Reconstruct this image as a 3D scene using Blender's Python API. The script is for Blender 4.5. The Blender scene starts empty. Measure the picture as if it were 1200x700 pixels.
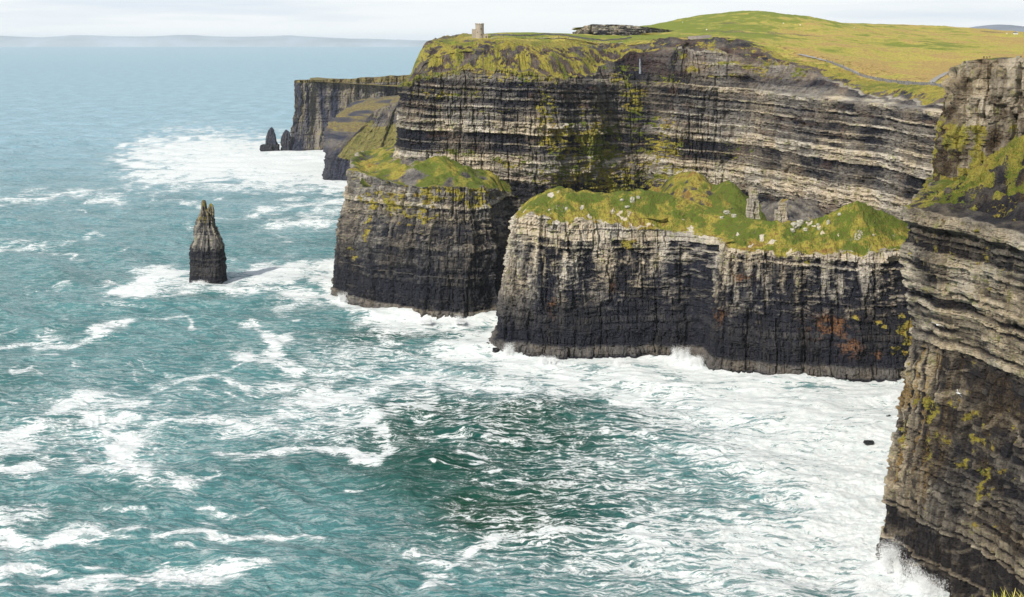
import bpy, bmesh, math, random
import numpy as np
from mathutils import Vector, Matrix

random.seed(7)
RNG = np.random.RandomState(11)
F = 1333.0      # focal length in photo pixels
H = 200.0       # camera height above the sea
HY = 46.0       # eye level row in the photo

sc = bpy.context.scene
col = sc.collection

# ------------------------------------------------------------------ helpers
def zat(py, Y): return H - (py - HY) * Y / F
def xat(px, Y): return (px - 600.0) / F * Y
def pt(px, Y): return (xat(px, Y), Y)
def sea_pt(px, py):
    Y = H * F / (py - HY)
    return (xat(px, Y), Y)
def interp(x, pts):
    p = sorted(pts)
    return np.interp(x, [a[0] for a in p], [a[1] for a in p])
def smooth(a, b, x):
    t = np.clip((x - a) / (b - a + 1e-12), 0, 1)
    return t * t * (3 - 2 * t)

def _hash(ix, iy, iz, seed):
    h = (ix.astype(np.int64) * 374761393 + iy.astype(np.int64) * 668265263 + iz.astype(np.int64) * 2147483647 + seed * 1274126177) & 0xffffffff
    h = ((h ^ (h >> 13)) * 1274126177) & 0xffffffff
    h = h ^ (h >> 16)
    h = (h * 2246822519) & 0xffffffff
    h = h ^ (h >> 15)
    return (h & 0xffffff) / float(0xffffff)

def hash1(i, seed=0):
    i = np.asarray(i)
    return _hash(i, i * 0 + 3, i * 0 + 7, seed)
def hash2(i, j, seed=0):
    return _hash(np.asarray(i), np.asarray(j), np.asarray(i) * 0 + 5, seed)

def vn3(x, y, z, seed=0):
    x, y, z = np.broadcast_arrays(x, y, z)
    ix = np.floor(x); iy = np.floor(y); iz = np.floor(z)
    fx = x - ix; fy = y - iy; fz = z - iz
    fx = fx * fx * fx * (fx * (fx * 6 - 15) + 10)
    fy = fy * fy * fy * (fy * (fy * 6 - 15) + 10)
    fz = fz * fz * fz * (fz * (fz * 6 - 15) + 10)
    ix = ix.astype(np.int64); iy = iy.astype(np.int64); iz = iz.astype(np.int64)
    r = 0
    for dx in (0, 1):
        wx = fx if dx else 1 - fx
        for dy in (0, 1):
            wy = fy if dy else 1 - fy
            for dz in (0, 1):
                wz = fz if dz else 1 - fz
                r = r + _hash(ix + dx, iy + dy, iz + dz, seed) * wx * wy * wz
    return r * 2 - 1
def vn2(x, y, seed=0):
    x, y = np.broadcast_arrays(x, y)
    ix = np.floor(x); iy = np.floor(y)
    fx = x - ix; fy = y - iy
    fx = fx * fx * fx * (fx * (fx * 6 - 15) + 10)
    fy = fy * fy * fy * (fy * (fy * 6 - 15) + 10)
    ix = ix.astype(np.int64); iy = iy.astype(np.int64); iz = ix * 0
    r = 0
    for dx in (0, 1):
        wx = fx if dx else 1 - fx
        for dy in (0, 1):
            wy = fy if dy else 1 - fy
            r = r + _hash(ix + dx, iy + dy, iz, seed) * wx * wy
    return r * 2 - 1
def fbm2(x, y, seed=0, oct=4, gain=.5):
    a = 1; s = 0; n = 0
    for o in range(oct):
        s = s + a * vn2(x * 2 ** o + 13.7 * o, y * 2 ** o + 7.1 * o, seed + o); n += a; a *= gain
    return s / n * 1.6
def fbm3(x, y, z, seed=0, oct=4, gain=.5):
    a = 1; s = 0; n = 0
    for o in range(oct):
        s = s + a * vn3(x * 2 ** o + 13.7 * o, y * 2 ** o + 7.1 * o, z * 2 ** o + 3.3 * o, seed + o); n += a; a *= gain
    return s / n * 1.6

def setp(o, label=None, cat=None, group=None, kind=None):
    if label: o['label'] = label
    if cat: o['category'] = cat
    if group: o['group'] = group
    if kind: o['kind'] = kind
    return o

def grid_faces(nu, nv, flip=False):
    i = np.arange(nu - 1)[:, None]; j = np.arange(nv - 1)[None, :]
    a = i * nv + j; b = (i + 1) * nv + j; c = (i + 1) * nv + j + 1; d = i * nv + j + 1
    q = np.stack([a, b, c, d] if not flip else [a, d, c, b], -1).reshape(-1, 4)
    return q
def mesh_np(name, V, Q, mat, smooth_=False, attrs=None, parent=None):
    me = bpy.data.meshes.new(name)
    V = np.asarray(V, dtype=np.float32).reshape(-1, 3); Q = np.asarray(Q, dtype=np.int32)
    me.vertices.add(len(V)); me.vertices.foreach_set('co', V.ravel())
    k = Q.shape[1]
    me.loops.add(Q.size); me.loops.foreach_set('vertex_index', Q.ravel())
    me.polygons.add(len(Q))
    me.polygons.foreach_set('loop_start', np.arange(0, Q.size, k, dtype=np.int32))
    me.polygons.foreach_set('use_smooth', np.full(len(Q), bool(smooth_)))
    me.update(calc_edges=True)
    if attrs:
        for an, arr in attrs.items():
            arr = np.asarray(arr, dtype=np.float32)
            if arr.ndim == 2 and arr.shape[1] == 4:
                at = me.attributes.new(an, 'FLOAT_COLOR', 'POINT'); at.data.foreach_set('color', arr.ravel())
            else:
                at = me.attributes.new(an, 'FLOAT', 'POINT'); at.data.foreach_set('value', arr.ravel())
    me.validate()
    me.materials.append(mat)
    o = bpy.data.objects.new(name, me); col.objects.link(o)
    if parent: o.parent = parent
    return o
def bm_obj(name, bm, mat, parent=None, smooth_=False, loc=None):
    me = bpy.data.meshes.new(name)
    bmesh.ops.recalc_face_normals(bm, faces=bm.faces[:])
    bm.to_mesh(me); bm.free()
    if smooth_:
        for p in me.polygons: p.use_smooth = True
    if mat: me.materials.append(mat)
    o = bpy.data.objects.new(name, me); col.objects.link(o)
    if parent: o.parent = parent
    if loc: o.location = loc
    return o
def bx(bm, x0, x1, y0, y1, z0, z1):
    vs = [bm.verts.new(p) for p in ((x0,y0,z0),(x1,y0,z0),(x1,y1,z0),(x0,y1,z0),(x0,y0,z1),(x1,y0,z1),(x1,y1,z1),(x0,y1,z1))]
    for f in ((0,3,2,1),(4,5,6,7),(0,1,5,4),(1,2,6,5),(2,3,7,6),(3,0,4,7)): bm.faces.new([vs[i] for i in f])

# ------------------------------------------------------------------ materials
def new_mat(name):
    m = bpy.data.materials.new(name); m.use_nodes = True
    nt = m.node_tree
    for n in list(nt.nodes): nt.nodes.remove(n)
    return m, nt
class N:
    def __init__(s, nt): s.nt = nt
    def node(s, t, **kw):
        n = s.nt.nodes.new(t)
        for k, v in kw.items(): setattr(n, k, v)
        return n
    def link(s, a, b): s.nt.links.new(a, b)
    def math(s, op, a, b=None, clamp=False):
        n = s.node('ShaderNodeMath', operation=op, use_clamp=clamp)
        for i, v in enumerate((a, b)):
            if v is None: continue
            if isinstance(v, (int, float)): n.inputs[i].default_value = v
            else: s.link(v, n.inputs[i])
        return n.outputs[0]
    def mix(s, f, a, b):
        n = s.node('ShaderNodeMix', data_type='RGBA')
        for key, v in ((0, f), (6, a), (7, b)):
            if isinstance(v, (int, float)): n.inputs[key].default_value = v
            elif isinstance(v, tuple): n.inputs[key].default_value = (v[0], v[1], v[2], 1)
            else: s.link(v, n.inputs[key])
        return n.outputs[2]
    def noise(s, vec, scale, detail=4, rough=.55, dist=0):
        n = s.node('ShaderNodeTexNoise'); n.inputs['Scale'].default_value = scale
        n.inputs['Detail'].default_value = detail; n.inputs['Roughness'].default_value = rough
        n.inputs['Distortion'].default_value = dist
        s.link(vec, n.inputs['Vector']); return n.outputs['Fac']
    def mapr(s, v, a, b, c=0, d=1, smooth_=True):
        n = s.node('ShaderNodeMapRange'); n.interpolation_type = 'SMOOTHSTEP' if smooth_ else 'LINEAR'
        s.link(v, n.inputs[0])
        for i, x in enumerate((a, b, c, d)): n.inputs[i + 1].default_value = x
        return n.outputs[0]
    def scalev(s, vec, x, y, z):
        n = s.node('ShaderNodeVectorMath', operation='MULTIPLY'); s.link(vec, n.inputs[0]); n.inputs[1].default_value = (x, y, z)
        return n.outputs[0]

def rock_material(name, dark, pale, green, yellow, brown, rustc=(.22,.105,.045), bump=1.0, gain=1.0):
    """layered rock with vegetation; masks come from the mesh: pale, veg, dry, rust"""
    m, nt = new_mat(name); g = N(nt)
    out = g.node('ShaderNodeOutputMaterial'); b = g.node('ShaderNodeBsdfPrincipled')
    g.link(b.outputs[0], out.inputs[0])
    geo = g.node('ShaderNodeNewGeometry'); P = geo.outputs['Position']
    at = g.node('ShaderNodeAttribute', attribute_name='m')
    sep = g.node('ShaderNodeSeparateColor'); g.link(at.outputs['Color'], sep.inputs[0])
    pa, ve, dr = sep.outputs[0], sep.outputs[1], sep.outputs[2]
    ru = at.outputs['Alpha']
    n1 = g.noise(P, .9 * gain, 5, .65)
    n2 = g.noise(g.scalev(P, .35, .35, 2.2), 1.0 * gain, 4, .6)      # thin bedding
    n3 = g.noise(g.scalev(P, .5, .5, .05), .8 * gain, 4, .6)       # run-down streaks
    n4 = g.noise(P, .035, 3, .5)
    ns = g.math('ADD', g.math('MULTIPLY', g.math('SUBTRACT', n1, .5), 1.3), g.math('MULTIPLY', g.math('SUBTRACT', n2, .5), .9))
    ns = g.math('ADD', ns, g.math('MULTIPLY', g.math('SUBTRACT', n3, .5), 1.2))
    ns = g.math('MULTIPLY', ns, g.math('ADD', g.math('MULTIPLY', pa, 1.02), .13))
    t = g.math('ADD', g.math('MULTIPLY', pa, 1.12), ns, True)
    rock = g.mix(t, dark, pale)
    warm = g.mapr(n4, .42, .6)
    rock = g.mix(g.math('MULTIPLY', warm, .45), rock, g.mix(t, (dark[0]*1.6, dark[1]*1.35, dark[2]*.9), (pale[0]*1.05, pale[1]*.9, pale[2]*.66)))
    lich = g.math('MULTIPLY', g.mapr(g.noise(P, .22, 5, .7), .52, .66), g.mapr(t, .25, .6, 0, .75))
    rock = g.mix(lich, rock, (.26, .27, .09))
    rm = g.math('MULTIPLY', ru, g.mapr(n1, .35, .6))
    rock = g.mix(rm, rock, rustc)
    # vegetation
    v1 = g.noise(P, .12, 8, .75); v2 = g.noise(P, 1.3 * gain, 3, .6); v3 = g.noise(P, .45 * gain, 4, .7)
    d2 = g.math('ADD', dr, g.math('MULTIPLY', g.math('SUBTRACT', v1, .5), 1.1))
    d2 = g.math('ADD', d2, g.math('ADD', g.math('MULTIPLY', g.math('SUBTRACT', v2, .5), .9), g.math('MULTIPLY', g.math('SUBTRACT', v3, .5), .8)), True)
    vc = g.mix(g.mapr(d2, .25, .6), green, yellow)
    vc = g.mix(g.mapr(d2, .68, .95), vc, brown)
    vc = g.mix(g.mapr(v3, .42, .66, .0, .65), vc, (brown[0]*.45, brown[1]*.6, brown[2]*.6))
    vm = g.math('ADD', ve, g.math('MULTIPLY', g.math('SUBTRACT', n1, .5), .8))
    vm = g.mapr(vm, .44, .56)
    colr = g.mix(vm, rock, vc)
    g.link(colr, b.inputs['Base Color'])
    rgh = g.mapr(t, 0, 1, .62, .9); g.link(rgh, b.inputs['Roughness'])
    b.inputs['Specular IOR Level'].default_value = .25
    hgt = g.math('ADD', g.math('MULTIPLY', n1, .9), g.math('MULTIPLY', n2, .9))
    hgt = g.math('ADD', hgt, g.math('ADD', g.math('MULTIPLY', v2, .7), g.math('MULTIPLY', v3, 1.2)))
    bp = g.node('ShaderNodeBump'); bp.inputs['Strength'].default_value = .8; bp.inputs['Distance'].default_value = 1.4 * bump
    g.link(hgt, bp.inputs['Height']); g.link(bp.outputs[0], b.inputs['Normal'])
    return m

def plain_mat(name, c, rough=.8, var=.25, scale=2.0, spec=.3, coord='pos', metallic=0):
    m, nt = new_mat(name); g = N(nt)
    out = g.node('ShaderNodeOutputMaterial'); b = g.node('ShaderNodeBsdfPrincipled'); g.link(b.outputs[0], out.inputs[0])
    tc = g.node('ShaderNodeTexCoord')
    n = g.noise(tc.outputs['Object'], scale, 4, .6)
    c1 = tuple(x * (1 - var) for x in c); c2 = tuple(min(1, x * (1 + var)) for x in c)
    g.link(g.mix(g.mapr(n, .3, .7), c1, c2), b.inputs['Base Color'])
    b.inputs['Roughness'].default_value = rough; b.inputs['Specular IOR Level'].default_value = spec
    bp = g.node('ShaderNodeBump'); bp.inputs['Strength'].default_value = .4; bp.inputs['Distance'].default_value = .05
    g.link(n, bp.inputs['Height']); g.link(bp.outputs[0], b.inputs['Normal'])
    return m

GREEN = (.105, .150, .016); YEL = (.36, .31, .055); BRN = (.27, .16, .045)
ROCK = rock_material('layered_rock', (.011, .013, .024), (.60, .55, .47), GREEN, YEL, BRN)
ROCKN = rock_material('near_layered_rock', (.015, .014, .019), (.58, .52, .42), GREEN, YEL, BRN, (.36, .23, .07), gain=1.7, bump=1.1)
ROCKF = rock_material('far_rock_haze_tint', (.026, .032, .058), (.22, .195, .17), (.10, .12, .02), (.22, .19, .06), (.17, .12, .07), gain=.6)  # blue of the distance haze is mixed into the dark rock colour

# ------------------------------------------------------------------ strata
class Beds:
    def __init__(s, seed, tmin=.6, tmax=3.6, zmin=-30, zmax=260, pw=2.0):
        r = np.random.RandomState(seed)
        b = [zmin]
        while b[-1] < zmax: b.append(b[-1] + tmin + (tmax - tmin) * r.rand() ** pw)
        s.b = np.array(b); n = len(b) + 1
        s.hard = r.rand(n); s.w = 2.2 + 6 * r.rand(n); s.ph = r.rand(n) * 10
        s.seed = seed
    def at(s, z, u):
        k = np.clip(np.searchsorted(s.b, z), 1, len(s.b) - 1)
        f = (z - s.b[k - 1]) / (s.b[k] - s.b[k - 1])
        t = u / s.w[k] + s.ph[k]
        c = np.floor(t); fr = t - c
        rnd = hash2(k, c, s.seed)
        edge = np.minimum(fr, 1 - fr) * s.w[k]
        s.fr = fr - .5; s.wk = s.w[k]
        return k, f, s.hard[k], rnd, edge

def resample(pts, n_sub=None):
    """pts: list of (x, y, du [, extra...]) -> smooth curve, u, extras"""
    P = np.array([p[:2] for p in pts], float); E = np.array([p[2:] for p in pts], float)
    out = []; oe = []
    n = len(P)
    for i in range(n - 1):
        p0 = P[max(i - 1, 0)]; p1 = P[i]; p2 = P[i + 1]; p3 = P[min(i + 2, n - 1)]
        L = np.linalg.norm(p2 - p1); du = E[i, 0]
        m = max(2, int(L / du))
        t = np.arange(m) / m
        d1 = max(np.linalg.norm(p1 - p0), 1e-6); d2 = max(L, 1e-6); d3 = max(np.linalg.norm(p3 - p2), 1e-6)
        m1 = (p2 - p0) / (d1 + d2) * d2 if i > 0 else (p2 - p1)
        m2 = (p3 - p1) / (d2 + d3) * d2 if i < n - 2 else (p2 - p1)
        m1 = m1 * .8; m2 = m2 * .8
        t_ = t[:, None]
        h00 = 2*t_**3 - 3*t_**2 + 1; h10 = t_**3 - 2*t_**2 + t_; h01 = -2*t_**3 + 3*t_**2; h11 = t_**3 - t_**2
        out.append(h00*p1 + h10*m1 + h01*p2 + h11*m2)
        oe.append(E[i] * (1 - t_) + E[i + 1] * t_)
    out.append(P[-1:]); oe.append(E[-1:])
    C = np.concatenate(out); X = np.concatenate(oe)
    u = np.concatenate([[0], np.cumsum(np.linalg.norm(np.diff(C, axis=0), axis=1))])
    # normals smoothed over ~14 m
    uu = np.arange(0, u[-1], 2.0)
    cx = np.interp(uu, u, C[:, 0]); cy = np.interp(uu, u, C[:, 1])
    k = np.hanning(11); k /= k.sum()
    tx = np.gradient(cx); ty = np.gradient(cy)
    pad = lambda a: np.convolve(np.pad(a, 5, mode='edge'), k, mode='valid')
    tx = pad(tx); ty = pad(ty)
    tx = np.interp(u, uu, tx); ty = np.interp(u, uu, ty)
    l = np.hypot(tx, ty) + 1e-9
    nrm = np.stack([ty / l, -tx / l], -1)
    return C, u, nrm, X

def cliff(name, pts, beds, zb, rim, inset, paint, cap, mat, dz=.8, big=5.0, blk=1.5, cap_d=None, macro_seed=1, dip=None, rough=1.0, joints=1.0, zpow=1.0, true_d=False, tiltk=1.0, mega=1.0):
    """a rock wall following a plan curve, with a cap running inland from its rim
    rim(C,u) -> z of the rim; inset(z,u,C) -> setback; paint(...) -> pale,veg,dry,rust; cap(x,y,d,u,rz) -> z"""
    C, u, nrm, ex = resample(pts)
    nu = len(u)
    rz = rim(C, u, ex)
    nz = int((rz.max() - zb) / dz)
    v = np.linspace(0, 1, nz) ** zpow
    Z = zb + (rz[:, None] - zb) * v[None, :]
    U = np.repeat(u[:, None], nz, 1)
    X0 = np.repeat(C[:, :1], nz, 1); Y0 = np.repeat(C[:, 1:], nz, 1)
    S = Z - (dip(X0, Y0) if dip else 0)
    S = S + .8 * fbm2(U / 45, Z / 60, macro_seed + 50, 2) + .35 * vn2(U / 6, Z / 5, macro_seed + 51)
    Uw = U + 1.6 * vn2(U / 9, Z / 14, macro_seed + 52)
    k, f, hard, rnd, edge = beds.at(S, Uw)
    ins = inset(Z, U, X0, Y0)
    mac = big * (fbm2(U / 38, Z / 150, macro_seed, 2) + .45 * (1 - 2 * np.abs(vn2(U / 15 + .3 * vn2(U / 20, Z / 12, 8), Z / 70, macro_seed + 3))))
    pale, veg, dry, rust, soft = paint(X0, Y0, Z, S, U, hard, rnd, f)
    disp = mac + rough * (.9 * fbm2(U / 5, Z / 5, macro_seed + 9, 3))
    bl = (rnd - .5) * blk * (1 - .4 * soft) + (hard - .5) * blk * .9 + (pale - .4) * 1.3 * blk
    bl = bl - np.where(edge < .35, .7, 0) * joints * blk * (rnd > .3) - .5 * blk * np.where(f < .12, 1, 0)
    taper = smooth(0, .03, 1 - v)[None, :] * .7 + .3
    tilt = beds.fr * beds.wk * (hash2(k, np.floor(Uw / beds.wk + beds.ph[k]), beds.seed + 5) - .5) * .55 * tiltk
    mg = np.zeros_like(bl)
    for q, (tz_, tw_, am_) in enumerate(((7, 4.5, .5), (17, 8, 1.0), (34, 15, 1.5))):
        mb_ = mega * am_
        gz = S / tz_ + .25 * vn2(U / 25, Z / 30, macro_seed + 60 + q); gk = np.floor(gz)
        wk_ = tw_ * (.7 + .8 * hash1(gk.astype(int), macro_seed + q))
        t_ = (U + 1.2 * vn2(U / 8, Z / 9, macro_seed + 66 + q)) / wk_ + 7 * hash1(gk.astype(int), macro_seed + 20 + q); gc = np.floor(t_); gf = t_ - gc
        r_ = hash2(gk, gc, macro_seed + 30 + q); r2_ = hash2(gk, gc, macro_seed + 40 + q)
        mg += mb_ * ((r_ - .5) * 1.5 + (gf - .5) * (r2_ - .5) * 2.2)
        ed_ = np.minimum(gf, 1 - gf) * wk_
        mg -= mb_ * (.9, 1.2, 1.7)[q] * np.where((ed_ < (.45, .6, .9)[q]) & (r_ > .25), 1, 0)
    disp = disp + (bl + tilt + mg) * taper
    X = X0 + nrm[:, :1] * (disp - ins); Y = Y0 + nrm[:, 1:] * (disp - ins)
    if cap is not None:
        cd = np.array(cap_d); nc = len(cd)
        dend = (disp - ins)[:, -1:]
        XX = X0[:, :1] + nrm[:, :1] * (dend - cd[None, :]); YY = Y0[:, :1] + nrm[:, 1:] * (dend - cd[None, :])
        UU = np.repeat(u[:, None], nc, 1); DD = np.repeat(cd[None, :], nu, 0)
        RX = XX[:, 0] + nrm[:, 0] * cd[0]; RY = YY[:, 0] + nrm[:, 1] * cd[0]
        if true_d:
            DT = DD.copy().ravel(); RT = np.repeat(rz, nc)
            st = max(1, nu // 350); rx, ry, rr_ = RX[::st], RY[::st], rz[::st]
            xf, yf = XX.ravel(), YY.ravel()
            for a0 in range(0, len(xf), 20000):
                q = (xf[a0:a0+20000, None] - rx) ** 2 + (yf[a0:a0+20000, None] - ry) ** 2
                i_ = q.argmin(1); DT[a0:a0+20000] = np.sqrt(q.min(1)); RT[a0:a0+20000] = rr_[i_]
            DT = DT.reshape(XX.shape); w0 = smooth(2, 10, DD)
            DD = DD * (1 - w0) + DT * w0
        ZZ, cp, cv, cdry, cr = cap(XX, YY, DD, UU, np.repeat(rz[:, None], nc, 1))
        X = np.concatenate([X, XX], 1); Y = np.concatenate([Y, YY], 1); Z = np.concatenate([Z, ZZ], 1)
        b = lambda a: np.broadcast_to(a, ZZ.shape)
        b0 = lambda a: np.broadcast_to(a, (nu, nz))
        pale = np.concatenate([b0(pale), b(cp)], 1); veg = np.concatenate([b0(veg), b(cv)], 1)
        dry = np.concatenate([b0(dry), b(cdry)], 1); rust = np.concatenate([b0(rust), b(cr)], 1)
    V = np.stack([X, Y, Z], -1)
    A = np.stack([np.clip(a, 0, 1) for a in (pale, veg, dry, rust)], -1).reshape(-1, 4)
    return mesh_np(name, V, grid_faces(X.shape[0], X.shape[1]), mat, False, {'m': A})

def band(s, lst):
    """piecewise paleness by height"""
    p = np.zeros_like(s) + .2
    for a, b, v in lst: p = np.where((s >= a) & (s < b), v, p)
    return p
def blob(X, Z, lst):
    r = np.zeros_like(X)
    for (x, z, rx, rz, v) in lst: r = np.maximum(r, v * np.exp(-((X - x) / rx) ** 2 - ((Z - z) / rz) ** 2))
    return r
def vblobs(lst):
    """authoring list (px, py, Y, rpx, rpy, v) -> world (x, z, rx, rz, v)"""
    return [(xat(a, Y), zat(b, Y), ra * Y / F, rb * Y / F, v) for a, b, Y, ra, rb, v in lst]

# ------------------------------------------------------------------ plateau height (thin plate spline)
HC = [ # px, distance, py
 (478,925,88),(500,915,80),(560,905,80),(620,905,80),(660,920,80),(700,945,82),(730,970,74),(765,968,58),(800,960,56),(840,955,60),
 (862,948,65),(890,925,74),(920,910,84),(950,885,93),(1000,850,105),(1050,800,115),(1115,740,123),(1180,700,130),
 (500,940,53),(560,940,48.5),(620,940,54),(700,975,64),(735,1000,60),(560,962,44.6),(520,960,47),(660,1000,44.2),(620,985,44),
 (760,1010,52),(820,1000,46),(880,985,50),(915,965,66),(940,960,68),(971,935,73),(1000,905,85),(1017,890,90),(1054,850,96),(1088,815,99),(1117,790,103),
 (1180,760,108),(1250,760,112),
 (700,1150,43.5),(760,1100,43),(760,1250,38),(850,1200,34),(950,1150,44),(1000,1050,56),(1050,1000,70),(1100,950,78),(1120,1100,58),(1180,1000,66),
 (870,1450,14),(830,1480,17.5),(950,1420,19),(990,1400,27),(1012,1450,32.5),(790,1480,24),(765,1500,31),(735,1500,34),
 (1060,1700,33),(1120,1750,32.5),(1150,1700,39),(1195,1700,41),(1250,1700,42),(1060,1300,42),(1160,1350,50),(1190,1150,57),
 (660,1400,46),(600,1400,52),(540,1400,60),(870,1900,30),(1000,2300,42),(700,2200,55),(560,2200,70),(1150,2500,46),(1400,2300,44),(1500,1500,50),(1400,1000,80),
]
hp = [(xat(a, Y), Y, zat(b, Y)) for a, Y, b in HC]
hp += [(192,494,187.5),(205,480,192.5),(218,474,191.5),(260,480,193),(255,560,186),(300,640,176),(300,420,194),(330,300,196),(400,700,180),(200,150,198),(400,100,199),(60,10,199),(-20,-20,198.3),(-100,-100,198),(300,-200,200),(600,400,200),(900,700,200),(900,1500,215),(-300,-300,196)]
hp = np.array(hp)
_sc = 500.0
def _phi(r2): return .5 * r2 * np.log(r2 + 1e-9)
def tps_fit(p):
    n = len(p); x = p[:, 0] / _sc; y = p[:, 1] / _sc
    r2 = (x[:, None] - x) ** 2 + (y[:, None] - y) ** 2
    K = _phi(r2) + np.eye(n) * 2e-4
    A = np.zeros((n + 3, n + 3)); A[:n, :n] = K; A[:n, n] = 1; A[:n, n+1] = x; A[:n, n+2] = y
    A[n, :n] = 1; A[n+1, :n] = x; A[n+2, :n] = y
    return np.linalg.solve(A, np.concatenate([p[:, 2], [0, 0, 0]]))
_w = tps_fit(hp)
def hbase(X, Y):
    sh = np.shape(X); X = np.ravel(X) / _sc; Y = np.ravel(Y) / _sc
    r = _w[-3] + _w[-2] * X + _w[-1] * Y
    for i in range(len(hp)):
        r = r + _w[i] * _phi((X - hp[i, 0] / _sc) ** 2 + (Y - hp[i, 1] / _sc) ** 2)
    return r.reshape(sh)
def hland(X, Y):
    far = smooth(600, 900, Y)
    return hbase(X, Y) + far * (.8 * fbm2(X / 40, Y / 40, 70, 3) + 2.2 * smooth(1000, 1100, Y) * fbm2(X / 60, Y / 50, 72, 4) + .35 * fbm2(X / 5, Y / 5, 71, 3))

def land_dry(X, Y):
    """0 green .. 1 brown"""
    px = xp = X / np.maximum(Y, 1) * F + 600
    d = .60 + .35 * fbm2(X / 80, Y / 110, 80, 4) + .3 * fbm2(X / 14, Y / 22, 84, 4, .7)
    hill = smooth(1150, 1350, Y) * smooth(1040, 960, px)
    d = d - .34 * hill
    d = d - .25 * smooth(980, 1060, Y) * smooth(960, 900, px)
    d = d + .45 * smooth(.25, .6, fbm2(X / 50, Y / 35, 88, 5, .65)) - .3 * smooth(.3, .6, fbm2(X / 60, Y / 40, 89, 4))
    d = d + .35 * np.exp(-((X - 320) / 90) ** 2 - ((Y - 1000) / 160) ** 2)
    d = d + .30 * smooth(1100, 1180, px) * smooth(900, 1000, Y)
    return np.clip(d, 0.02, .98)

# ------------------------------------------------------------------ main wall
def a_pts():
    raw = [(-70,1500,20),(-74,1100,12),(-86,1000,4),(-92,948,1.0),(xat(467,912),912,.8)]
    for px, Y in ((480,903),(520,899),(560,903),(600,902),(640,909),(665,922),(690,938),(715,958),(740,970),(758,973),(772,960),(800,950),(835,948),(860,942),(905,905),(946,870),(990,832),(1030,800),(1065,768),(1095,742),(1118,724)):
        raw.append((xat(px, Y), Y, .8))
    raw += [(xat(1180,690),690,3),(330,640,6)]
    return raw
def a_dip(X, Y): return 10 - .057 * X
BA = Beds(3)
A_BANDS = [(-30,60,.0),(60,76,.02),(76,82,.5),(82,97,.9),(97,99,.35),(99,105,.08),(105,106.2,.55),(106.2,114,.06),(114,118,.66),(118,120,.45),(120,124,.76),(124,127,.22),(127,129.5,.62),(129.5,134,.2),(134,135.5,.62),(135.5,141,.18),(141,143,.55),(143,149,.1),(149,150.5,.5),(150.5,156,.1),(156,160,.55),(160,170,.24),(170,260,.34)]
A_VEG = vblobs([(520,110,900,60,8,.42),(500,80,900,25,14,.5),(620,80,905,80,22,.5),(560,130,900,70,4,.35),(640,140,910,16,50,.5),(700,170,940,40,45,.62),(720,215,960,60,30,.6),(660,205,920,45,18,.55),
   (600,190,905,30,12,.45),(745,120,980,14,50,.5),(790,215,950,40,22,.55),(840,240,940,40,12,.5),(860,180,940,26,30,.25),(780,95,960,30,10,.35),(540,180,900,50,5,.5),(655,165,915,30,30,.5),(770,170,960,40,40,.45),(735,90,980,20,30,.4)])
A_GUL = vblobs([(745,110,980,16,60,.8),(690,100,935,10,14,.6),(738,180,980,12,40,.6)])
def a_paint(X, Y, Z, S, U, hard, rnd, f):
    p = band(S, A_BANDS)
    p = p + .20 * (hard - .5) + .14 * (rnd - .5)
    px = X / Y * F + 600
    # right half reads paler, recess near the waterfall darker
    p = p + .10 * smooth(780, 860, px) - .04
    p = p - .2 * smooth(161, 166, S) * smooth(840, 880, px)
    p = p * (1 - blob(X, Z, A_GUL)) * (1 - .35 * smooth(640, 690, px) * smooth(800, 750, px))
    p = p + .38 * vn2(U / 34, S / 2.6, 48) * smooth(.25, .5, p) - .12 * smooth(.1, .6, fbm2(U / 30, Z / 40, 49, 2))
    rub = smooth(163, 172, S) * smooth(-1, 1, fbm2(U / 7, Z / 6, 33, 3) * 3)
    p = p + .14 * fbm2(U / 22, Z / 26, 37, 3)
    brk = smooth(-.25, .35, fbm2(U / 16, S / 2.2, 54, 4, .6) - .55 * smooth(122, 134, S) * smooth(820, 700, px) + .1)
    p = np.where(p > .35, p * (.48 + .58 * brk), p)
    bv = blob(X, Z, A_VEG)
    n = fbm2(U / 4.5, Z / 1.9, 31, 5, .7)
    v = bv * 1.22 + .55 * n * smooth(0.05, .3, bv) + .12 * n - .10 + .18 * np.where(f > .75, 1, 0)
    v = np.maximum(v, smooth(166, 175, S) * (.40 + .6 * fbm2(U / 16, Z / 7, 35, 6, .72)) * smooth(700, 600, px))
    v = np.maximum(v, smooth(12, 0, RZA(U) - Z + 6 * n) * smooth(720, 640, px) * .62 + .3 * n)
    v = np.maximum(v, smooth(164, 170, S) * (.26 + .55 * fbm2(U / 14, Z / 6, 36, 6, .72)))
    dry = .46 + .35 * fbm2(U / 20, Z / 12, 38, 3) + .0 * Z
    rust = .22 * smooth(162, 172, S) * smooth(-.5, .4, fbm2(U / 12, Z / 8, 58, 3)) + .25 * smooth(.5, 1, fbm2(U / 16, Z / 5, 39, 2))
    soft = (p < .3) * 1.0
    return p, v, dry, rust, soft
def a_inset(Z, U, X, Y):
    px = X / Y * F + 600
    right = smooth(860, 930, px)
    S = Z - a_dip(X, Y)
    base = np.interp(Z, [0, 60, 100, 160, 170, 200], [-8, -3, 0, 4, 8, 30])
    # beyond the bend the wall ends in a flat shelf with a dark shale bank above it
    shelf = np.interp(S, [0, 90, 157, 158.5, 160, 166, 175], [-3, 0, 2, 3, 11, 20, 34])
    leftlean = smooth(520, 470, px) * np.interp(Z, [0, 168, 176, 200], [0, 0, 3, 8])
    return base * (1 - right) + shelf * right + leftlean
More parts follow.
